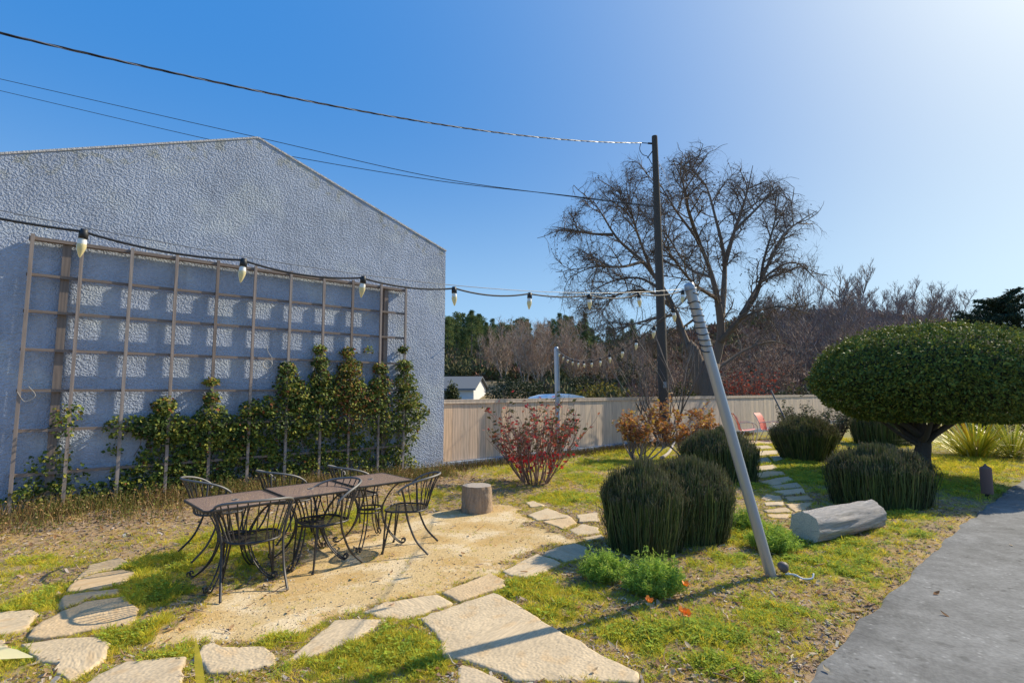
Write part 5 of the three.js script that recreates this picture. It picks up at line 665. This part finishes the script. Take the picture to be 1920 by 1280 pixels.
// ------------------------------------------------------------------ leafless trees
function ribbon(b, pts, w, col) { const s = rdir(-.3, .3); let pr = null; pts.forEach((p, k) => { const ww = w * (1 - 0.7 * k / (pts.length - 1)) / 2, l = b.v(p.x + s.x * ww, p.y, p.z + s.z * ww, col), r = b.v(p.x - s.x * ww, p.y, p.z - s.z * ww, col); if (pr) b.quad(pr[0], pr[1], r, l); pr = [l, r]; }); }
function branch(b, p, d, len, r, lev, o) {
  const n = lev >= o.levels ? 3 : 5, P = [p.clone()], q = p.clone(), dd = d.clone(); for (let k = 0; k < n; k++) { dd.add(rdir().multiplyScalar(o.wob * (lev ? 1.2 : 0.8))).add(V(0, o.up[lev], 0)).normalize(); q.addScaledVector(dd, len / n); P.push(q.clone()); }
  if (o.keep && !o.keep(P[n])) return;
  const col = vary(pick(lev < 2 ? o.bark : o.twig), 0.2); if (lev >= o.levels) ribbon(b, P, r * 2, col); else b.tube(P, P.map((_, k) => lerp(r, r * 0.5, k / n)), lev > 1 ? 3 : 6, col, false);
  if (o.tips && lev >= o.levels && R() < o.tips) o.onTip(P[n]);
  if (lev < o.levels) for (let k = 0; k < o.kids[lev]; k++) { const f = rnd(0.25, 1), c = P[Math.min(n, Math.max(1, Math.round(f * n)))]; branch(b, c, dd.clone().multiplyScalar(0.8).add(rdir(-0.5, 0.9).multiplyScalar(o.spread)).normalize(), len * rnd(0.42, 0.7), Math.max(o.rmin, r * 0.45), lev + 1, o); }
}
{
  R = rngOf(504); const t = thing('plane_tree', 'large leafless plane tree with hanging twigs behind the fence', 'tree'), b = new B(true), tk = new B(), Z = 24, balls = [];
  const bark = [[0.18, 0.135, 0.105], [0.22, 0.165, 0.125], [0.15, 0.115, 0.09]], limbs = [
    [[[1322, 705, 0], [1288, 645, 0], [1266, 585, .5], [1246, 545, .8], [1205, 490, 1], [1160, 450, 1.4], [1128, 400, 1.8], [1112, 375, 2]], .34], [[[1150, 440, 1.4], [1110, 438, 1.6], [1070, 430, 2], [1035, 425, 2.2]], .14], [[[1262, 578, .5], [1222, 548, 1.6], [1185, 545, 2.2], [1145, 560, 2.6], [1110, 600, 2.8]], .16], [[[1205, 490, 1], [1165, 500, -.8], [1115, 500, -1.5], [1065, 520, -2]], .14], [[[1225, 515, 1], [1200, 450, 0], [1185, 400, -.6], [1175, 350, -.8]], .13],
    [[[1335, 700, 0], [1352, 630, -.3], [1347, 570, -.5], [1336, 520, -.6], [1311, 455, -.8], [1268, 395, -1], [1232, 335, -1.2]], .38], [[[1311, 455, -.8], [1290, 390, -1.8], [1280, 340, -2.4], [1262, 300, -2.8]], .16], [[[1352, 600, .4], [1358, 530, 1], [1358, 480, 1.4], [1341, 405, 1.8], [1322, 345, 2], [1290, 312, 2.2]], .27], [[[1358, 500, 1], [1378, 432, .6], [1400, 365, .2], [1412, 310, 0]], .2], [[[1352, 640, -.4], [1388, 598, -1], [1422, 545, -1.4], [1432, 490, -1.6], [1452, 420, -1.8], [1462, 360, -2]], .22], [[[1425, 530, -1.4], [1470, 440, -.6], [1500, 415, -.2], [1532, 395, 0]], .13], [[[1390, 590, -1], [1440, 515, .5], [1490, 492, 1], [1528, 520, 1.4]], .15], [[[1378, 432, .6], [1430, 380, 1.5], [1460, 350, 2], [1480, 380, 2.4]], .12], [[[1345, 560, -.5], [1300, 530, -2], [1260, 480, -3], [1230, 430, -3.4]], .15], [[[1346, 690, .4], [1400, 655, 1.2], [1450, 640, 1.6], [1500, 655, 2]], .13], [[[1262, 590, .5], [1215, 600, -1], [1170, 615, -1.6], [1125, 650, -2]], .12], [[[1245, 545, .8], [1190, 520, 2.4], [1130, 535, 3], [1080, 580, 3.2]], .12], [[[1300, 600, 0], [1270, 620, 1.4], [1230, 640, 2], [1190, 670, 2.2]], .09], [[[1336, 520, -.6], [1290, 500, 1.6], [1250, 440, 2.6], [1215, 400, 3]], .13], [[[1388, 598, -1], [1430, 580, -2.4], [1470, 575, -3], [1500, 600, -3.2]], .12]];
  const W = ([x, y, d]) => at(x, y, Z + d), ctr = at(1300, 540, Z);
  const o = { levels: 2, keep: p => { const d = -p.z, x = 960 + p.x / (d * CP + (p.y - EYE) * SP) * F, y = 640 - ((p.y - EYE) * CP - d * SP) / (d * CP + (p.y - EYE) * SP) * F, e = ((x - 1283) / 262) ** 2 + ((y - 488) / (y < 488 ? 208 : 190)) ** 2; return e < 0.9 + 0.2 * n3(p.x * 0.5, p.y * 0.5, p.z * 0.5) + 0.34 * R(); }, kids: [12, 12], spread: 1.0, up: [0.0, -0.09, -0.2], wob: 0.3, rmin: 0.0068, bark, twig: [[0.13, 0.092, 0.075], [0.17, 0.12, 0.09], [0.10, 0.072, 0.066]], tips: 0.05, onTip: p => balls.push(p) };
  { const P = curve([at(1331, 760, Z).setY(-0.2), at(1328, 735, Z), at(1326, 705, Z), at(1332, 680, Z)], 8); tk.tube(P, P.map((_, k) => lerp(0.55, 0.44, k / 8)), 14); const P2 = curve([at(1318, 735, Z), at(1300, 660, Z), at(1288, 645, Z)], 6); tk.tube(P2, P2.map((_, k) => lerp(0.36, 0.27, k / 6)), 10); tk.mesh('trunk', std({ color: lin(0.2, 0.15, 0.12), bumpMap: barkBump, bumpScale: 0.04, roughness: 1 }), t); }
  for (const [pts, r] of limbs) {
    const P = curve(pts.map(W), 22); b.tube(P, P.map((_, k) => lerp(r, 0.02, Math.pow(k / 22, 0.7)) * 0.68), 7, vary(pick(bark), .1), false);
    for (let k = 5; k <= 22; k++) { const f = k / 22; if (R() < 0.12) continue; const tan = P[Math.min(22, k + 1)].clone().sub(P[k - 1]).normalize(), out = P[k].clone().sub(ctr).normalize(); branch(b, P[k], tan.multiplyScalar(0.6).addScaledVector(out, 0.35).add(rdir(-0.5, 0.8).multiplyScalar(0.85)).normalize(), rnd(0.9, 1.9), Math.min(0.032, lerp(r, r * .28, f) * 0.38), 0, o); }
  }
  b.mesh('branches', twigM, t).userData.kind = 'stuff';
  const sb = new B(true); balls.slice(0, 900).forEach(p => { const g = 0.035; for (const [x, y, z] of [[1, 0, 0], [-1, 0, 0], [0, 1, 0], [0, -1, 0], [0, 0, 1], [0, 0, -1]]) sb.v(p.x + x * g, p.y - 0.05 + y * g, p.z + z * g, [0.07, 0.05, 0.04]); const k = sb.count - 6; for (const f of [[0, 2, 4], [2, 1, 4], [1, 3, 4], [3, 0, 4], [2, 0, 5], [1, 2, 5], [3, 1, 5], [0, 3, 5]]) sb.tri(k + f[0], k + f[1], k + f[2]); }); sb.mesh('seed_balls', twigM, t).userData.kind = 'stuff';
  console.log('plane tree', b.i.length / 3, balls.length);
}
function bareTree(name, label, group, seed, o) { R = rngOf(seed); const t = thing(name, label, 'tree', group), b = new B(true), tk = new B(true); const n = o.trunks; for (let k = 0; k < n; k++) { const a = k / n * 6.28 + rnd(1), tl = n > 1 ? rnd(0.1, o.lean) : 0.03, d = V(Math.cos(a) * Math.sin(tl), Math.cos(tl), Math.sin(a) * Math.sin(tl)); const P = [V(Math.cos(a) * 0.15, -0.3, Math.sin(a) * 0.15)], q = P[0].clone(); for (let m = 0; m < 8; m++) { d.add(rdir(-.3, .6).multiplyScalar(0.09)).normalize(); q.addScaledVector(d, o.h / 8 * rnd(0.85, 1.05)); P.push(q.clone()); } tk.tube(P, P.map((_, m) => lerp(o.r, o.r * .18, m / 8)), 6, vary(pick(o.bark), .1), false); for (let m = o.from; m <= 8; m++) for (let w = 0; w < o.per; w++) branch(b, P[m], d.clone().multiplyScalar(0.5).add(rdir(-0.1, 1).multiplyScalar(0.8)).normalize(), o.h * rnd(0.16, 0.30) * (1.15 - m / 14), o.r * 0.32, 0, o); } tk.mesh('trunk', twigM, t); b.mesh('branches', twigM, t).userData.kind = 'stuff'; R = rngOf(seed + 1000); return t; }
const brownTwig = [[0.40, 0.255, 0.165], [0.46, 0.30, 0.19], [0.33, 0.215, 0.15]], greyTwig = [[0.24, 0.19, 0.175], [0.30, 0.24, 0.21]];
{
  const put = (o, px, d, s, ry, y) => { const x = (px - 960) / F * d; o.position.set(x, y === undefined ? landH(x, -d) : y, -d); o.scale.setScalar(s); o.rotation.y = ry; };
  const al = bareTree('alder_tree', 'pale-trunked leafless alder in the brown stand beyond the fence', 'leafless alders beyond the fence', 21, { trunks: 4, lean: 0.33, h: 8, r: 0.11, from: 2, per: 3, levels: 2, kids: [7, 5], spread: 0.8, up: [0.06, 0.05, 0.04], wob: 0.15, rmin: 0.016, bark: [[0.44, 0.37, 0.30], [0.36, 0.29, 0.23]], twig: brownTwig });
  [[985, 58, 0.86], [945, 62, 0.72], [1012, 56, 0.8], [1035, 62, 0.88], [1075, 60, 0.66], [1110, 64, 0.62], [1145, 58, 0.6], [918, 66, 0.6], [1180, 55, 0.62], [1060, 72, 0.9], [965, 74, 0.9], [1215, 60, 0.6]].forEach(([px, d, s], k) => put(k ? copyOf(al) : al, px, d, s, k * 1.3));
  const th = bareTree('thicket_tree', 'bushy leafless tree in the reddish thicket behind the fence', 'leafless trees of the thicket', 33, { trunks: 7, lean: 0.75, h: 5.2, r: 0.06, from: 2, per: 2, levels: 2, kids: [6, 5], spread: 0.9, up: [0.02, 0.0, -0.02], wob: 0.22, rmin: 0.013, bark: [[0.15, 0.105, 0.085]], twig: [[0.56, 0.35, 0.24], [0.50, 0.33, 0.24], [0.62, 0.42, 0.27]] });
  [[1405, 34, .8], [1450, 38, .9], [1490, 33, .85], [1530, 40, 1.0], [1570, 36, .9], [1610, 40, 1.05], [1650, 44, 1.1], [1700, 40, 1.05], [1750, 46, 1.2], [1800, 42, 1.1], [1850, 48, 1.15], [1900, 44, 1.0], [1370, 40, .8], [1260, 44, .75], [1230, 38, .6], [1290, 36, .6], [1470, 48, 1.1], [1550, 52, 1.2], [1630, 56, 1.3], [1720, 56, 1.3], [1785, 58, 1.3], [1880, 56, 1.1], [1960, 46, 1.1], [1430, 55, 1.0]].forEach(([px, d, s], k) => put(k ? copyOf(th) : th, px, d, s, k * 2.1));
  const sp = bareTree('ash_tree', 'spreading grey leafless tree standing above the thicket', 'grey leafless trees above the thicket', 47, { trunks: 7, lean: 0.85, h: 9.0, r: 0.13, from: 2, per: 3, levels: 3, kids: [5, 4, 3], spread: 0.55, up: [0.08, 0.07, 0.06, 0.05], wob: 0.12, rmin: 0.014, bark: greyTwig, twig: greyTwig });
  [[1590, 44, 1.04], [1525, 52, 1.0], [1635, 60, 0.98], [1700, 66, .92], [1760, 72, .9], [1480, 58, .86]].forEach(([px, d, s], k) => put(k ? copyOf(sp) : sp, px, d, s, k * 1.9 + 0.5));
  // red-leaved sprays in the thicket
  for (const [px, py, d] of [[1400, 690, 25], [1390, 722, 25.5], [1412, 712, 24.5]]) { const c = at(px, py, d); twiggy('red_berry_bush', 'bush with sprays of coral red leaves behind the fence', 'shrub', c.x, c.z, { stems: 9, base: 0.2, lean: 0.5, h: 2.6, r: 0.02, levels: 2, kids: [3, 3], spread: 0.6, up: 0.3, wob: 0.15, bark: [[0.14, 0.09, 0.08]], leaves: 3, leafLen: 0.17, leafMin: 1.4, leafP: () => 0.7, leafCol: () => [[0.42, 0.08, 0.05], [0.36, 0.11, 0.07]] }).userData.group = 'coral red bushes behind the fence'; }
  // pines
  const pine = (label, seed, h, c0, w, full) => { R = rngOf(seed); const t = thing('pine_tree', label, 'tree', 'pines on the far slope'), b = new B(true), tr = new B(), PG2 = [[0.10, 0.155, 0.055], [0.14, 0.195, 0.065], [0.19, 0.23, 0.075], [0.075, 0.115, 0.05], [0.24, 0.25, 0.085]]; tr.tube([V(0, -0.5, 0), V(rnd(-.2, .2), h * .5, 0), V(0, h * 0.97, 0)], [h * 0.014, h * 0.011, 0.04], 6); tr.mesh('trunk', std({ color: lin(0.12, 0.095, 0.08) }), t); const m = full; for (let k = 0; k < m; k++) { const f = lerp(c0, 1, Math.pow(R(), 0.85)), r = w * (full > 40 ? Math.pow(1 - f, 0.6) + 0.12 : (f > 0.8 ? 0.9 : 0.55)) * rnd(0.35, 1), a = rnd(6.28), p = V(Math.cos(a) * r, f * h + rnd(-.4, .4), Math.sin(a) * r), q = rnd(0.5, 1.1) * w * 0.3; const col = pick(PG2); for (let n = 0; n < 46; n++) { const d = rdir(-0.6, 1); b.leaf(V(p.x + d.x * q * rnd(.2, 1), p.y + d.y * q * 0.6 * rnd(.2, 1), p.z + d.z * q * rnd(.2, 1)), d, rdir(), rnd(0.35, 0.75), rnd(0.1, 0.2), vary(col, 0.3)); } } b.mesh('crown', leafy2, t).userData.kind = 'stuff'; return t; };
  const leafy2 = thin({ transmission: 0.15 });
  const P0 = pine('dense dark pine in the wooded slope beyond the white house', 61, 15, 0.22, 3.0, 95), P1 = pine('narrow dark pine in the wooded slope beyond the white house', 62, 16, 0.35, 2.3, 70), P2 = pine('olive green broad pine in the wooded slope beyond the fence', 63, 13, 0.12, 3.6, 110), P3 = pine('tall slim pine with a small tuft of crown above the forest', 64, 19, 0.72, 2.4, 22);
  R = rngOf(99); let used = [0, 0, 0]; const protos = [P0, P1, P2];
  for (let k = 0; k < 96; k++) { const q = k % 3, o = used[q]++ ? copyOf(protos[q]) : protos[q], px = 800 + (k * 37.7) % 390 + rnd(-6, 6), d = rnd(92, 150), edge = px > 1110 ? 0.62 : 1; put(o, px, d, rnd(0.5, 0.72) * edge * (d / 120) * (px < 905 ? 1.0 : 0.85), rnd(6.28)); }
  [[925, 607, 128], [963, 598, 132], [1064, 604, 136], [858, 604, 118], [840, 610, 122], [1022, 622, 130], [1155, 640, 120], [990, 622, 128], [1098, 625, 130]].forEach(([px, py, d], k) => { const o = k ? copyOf(P3) : P3, x = (px - 960) / F * d, y0 = landH(x, -d), top = EYE + (732 - py) / F * d; o.position.set(x, y0, -d); o.scale.setScalar((top - y0) / 19); o.rotation.y = k * 1.7; });
  // wind-swept cypress
  const cy = (label, seed, px, d, hh, lean) => { R = rngOf(seed); const t = thing('cypress_tree', label, 'tree'), b = new B(true), tr = new B(); const P = curve([V(0, -.3, 0), V(0.1, hh * .4, 0), V(lean * .4, hh * .8, 0), V(lean, hh, 0)], 10); tr.tube(P, P.map((_, k) => lerp(0.3, 0.04, k / 10)), 8); tr.mesh('trunk', std({ color: lin(0.09, 0.07, 0.055) }), t); for (let k = 0; k < 92; k++) { const f = rnd(0.25, 1), c = P[Math.round(f * 10)], a = rnd(6.28), len = (1.15 - f) * 3.4 + 0.9, dir = V(Math.cos(a) + lean * 0.16, 0.55, Math.sin(a)).normalize(), q = c.clone(), dd = dir.clone(); for (let m = 0; m < 12; m++) { q.addScaledVector(dd, len / 12); dd.add(V(0, m > 5 ? -0.10 : 0.03, 0)).normalize(); for (let n = 0; n < 10; n++) { const s = rdir(-1, 0.4); b.leaf(q.clone().addScaledVector(s, rnd(.16)), V(s.x, s.y - 0.5, s.z).addScaledVector(dd, 0.6).normalize(), rdir(), rnd(0.18, 0.4), rnd(0.05, 0.1), vary(pick([[0.035, 0.062, 0.038], [0.045, 0.075, 0.04], [0.028, 0.05, 0.034]]), .25)); } } } b.mesh('crown', leafy2, t).userData.kind = 'stuff'; put(t, px, d, 1, 0); };
  cy('wind-swept dark cypress with drooping boughs above the dome-clipped tree', 71, 1935, 40, 8.2, -2.0); cy('smaller dark cypress leaning over the thicket', 72, 1870, 46, 7.2, -1.7);
  // evergreen shrubs by the house and along the fence line
  for (const [px, d, rw, h, c, l] of [[848, 40, 0.6, 2.05, [0.10, 0.115, 0.04], 'rounded green bush in front of the white house'], [962, 46, 2.4, 2.2, [0.035, 0.05, 0.022], 'dark evergreen bush behind the fence by the white house'], [1130, 42, 3.2, 1.75, [0.24, 0.20, 0.03], 'yellow-flowering bush showing over the fence'], [1090, 50, 2.6, 2.2, [0.05, 0.06, 0.025], 'dark low bush between the alders'], [1275, 34, 1.8, 2.0, [0.08, 0.085, 0.03], 'green bush behind the utility pole'], [985, 44, 3.0, 2.0, [0.045, 0.06, 0.025], 'dark bush at the feet of the alders'], [1200, 52, 3.5, 3.0, [0.045, 0.055, 0.025], 'dark green bush left of the plane tree trunk'.replace('left of', 'beside')], [1500, 30, 3.0, 1.9, [0.09, 0.09, 0.045], 'dark bush at the foot of the thicket'], [1745, 24, 2.2, 1.9, [0.08, 0.10, 0.03], 'bush screening the lawn behind the arching flax'], [1850, 22, 2.4, 1.8, [0.10, 0.12, 0.03], 'bush behind the upright flax plant'], [1940, 20, 2.2, 1.8, [0.08, 0.10, 0.03], 'bush beside the far end of the asphalt']]) { const t = thing('evergreen_bush', l, 'shrub', 'bushes beyond the fence'), b = new B(true), x = (px - 960) / F * d; for (let k = 0; k < 1500; k++) { const q = rdir(-0.05, 1), f = rnd(0.6, 1) * (1 + 0.2 * n3(q.x * 2 + px, q.y * 2, q.z * 2)); b.leaf(V(q.x * rw * f, q.y * h * f, q.z * rw * f * .7), rdir(-.3, 1), rdir(), rnd(0.14, 0.3), rnd(0.08, 0.16), vary(c, 0.4)); } b.mesh('foliage', leafy, t).userData.kind = 'stuff'; t.position.set(x, landH(x, -d), -d); }
}
// ------------------------------------------------------------------ white house beyond the fence
{
  const t = thing('white_house', 'small white house with a grey roof beyond the fence', 'house'), w = std({ color: lin(0.72, 0.72, 0.72), roughness: 0.8 }), rf = std({ color: lin(0.13, 0.145, 0.165), roughness: 1, bumpMap: grainTex, bumpScale: 0.02 });
  const D = 46, a = at(888, 727, D), rg = at(893, 706, D), ex = V(0.985, 0, 0.17).normalize(), ez = V(-ex.z, 0, ex.x), eave = a.y, ridge = rg.y, len = 7, half = 2.4; const c = V(a.x, 0, a.z);           // near right corner of the eave wall; ez points to the viewer
  const P = (u, y, v) => c.clone().addScaledVector(ex, u).addScaledVector(ez, -v).setY(y);
  const b = new B(); b.face([P(-len, 0, 0), P(0, 0, 0), P(0, eave, 0), P(-len, eave, 0)]); b.face([P(0, 0, 0), P(0, 0, 2 * half), P(0, eave, 2 * half), P(0, ridge - 0.06, half), P(0, eave, 0)]); b.face([P(-len, 0, 2 * half), P(-len, 0, 0), P(-len, eave, 0), P(-len, ridge - 0.06, half), P(-len, eave, 2 * half)]); b.face([P(0, 0, 2 * half), P(-len, 0, 2 * half), P(-len, eave, 2 * half), P(0, eave, 2 * half)]); b.mesh('wall', w, t, false);
  const r = new B(), th = 0.09; for (const s of [0, 1]) { const v0 = s ? 2 * half + 0.3 : -0.3, y0 = eave - 0.14; r.face([P(-len - 0.25, y0 + th, v0), P(0.25, y0 + th, v0), P(0.25, ridge + th, half), P(-len - 0.25, ridge + th, half)]); r.face([P(-len - 0.25, y0, v0), P(0.25, y0, v0), P(0.25, ridge, half), P(-len - 0.25, ridge, half)]); r.face([P(-len - 0.25, y0, v0), P(0.25, y0, v0), P(0.25, y0 + th, v0), P(-len - 0.25, y0 + th, v0)]); r.face([P(0.25, y0, v0), P(0.25, ridge, half), P(0.25, ridge + th, half), P(0.25, y0 + th, v0)]); } r.mesh('roof', rf, t, false);
  const f = new B(); f.box(P(-len / 2, eave - 0.16, -0.32), len / 2 + 0.25, 0.05, 0.02, ex, UP, ez); f.mesh('gutter', std({ color: lin(0.22, 0.24, 0.27) }), t, false);
  for (const u of [-5.2, -2.4]) { const k = new B(); k.box(P(u, 1.3, -0.02), 0.5, 0.5, 0.02, ex, UP, ez); const o = k.mesh('window', std({ color: lin(0.05, 0.06, 0.08), roughness: 0.15 }), t, false); const fr = new B(); for (const [dx, dy, hx, hy] of [[0, 0.54, 0.58, 0.04], [0, -0.54, 0.58, 0.04], [-0.54, 0, 0.04, 0.5], [0.54, 0, 0.04, 0.5]]) fr.box(P(u + dx, 1.3 + dy, -0.03), hx, hy, 0.035, ex, UP, ez); fr.mesh('frame', w, o, false); }
}
// ------------------------------------------------------------------ parked car behind the fence: its white roof shows over the boards
{
  const t = thing('parked_car', 'white car parked behind the fence with only its roof showing', 'car'), g = at(1035, 740, 20.5), paint = std({ color: lin(0.88, 0.87, 0.85), roughness: 0.85 });
  const prof = [[-2.1, 0.35], [-2.15, 0.72], [-1.95, 0.9], [-1.15, 0.98], [-0.55, 1.4], [-0.1, 1.49], [0.5, 1.5], [1.1, 1.42], [1.75, 1.0], [2.1, 0.92], [2.15, 0.5], [2.05, 0.33]], b = new B(), wid = y => y > 0.95 ? lerp(0.86, 0.62, clamp((y - 0.95) / 0.55)) : 0.88; const rows = prof.map(([x, y]) => [-1, -0.7, 0, 0.7, 1].map(s => b.v(x, y + (y > 0.8 ? 0.03 * (1 - s * s) : 0), s * wid(y)))); for (let k = 0; k + 1 < rows.length; k++) for (let q = 0; q < 4; q++) b.quad(rows[k][q], rows[k][q + 1], rows[k + 1][q + 1], rows[k + 1][q]); for (const s of [0, 4]) for (let k = 1; k + 2 < rows.length - 0; k++) b.tri(rows[0][s], rows[k][s], rows[k + 1][s]); b.tri(rows[0][0], rows[10][0], rows[11][0]); b.tri(rows[0][4], rows[10][4], rows[11][4]); b.mesh('body', paint, t, false);
  const gl = std({ color: lin(0.02, 0.025, 0.03), roughness: 0.1 }); for (const s of [-1, 1]) { const w = new B(); w.face([[-0.95, 1.02], [1.5, 1.02], [1.0, 1.38], [-0.4, 1.38]].map(([x, y]) => V(x, y, s * (wid(y) + 0.012)))); w.mesh('side_window', gl, t, false); }
  for (const x of [-1.35, 1.35]) for (const s of [-1, 1]) { const w = mesh('wheel', new THREE.CylinderGeometry(0.33, 0.33, 0.2, 20), std({ color: lin(0.02, 0.02, 0.02) }), t); w.rotation.x = Math.PI / 2; w.position.set(x, 0.33, s * 0.78); }
  t.position.set(g.x, 0, g.z); t.rotation.y = 0.75;
}
renderer.render(scene, camera);
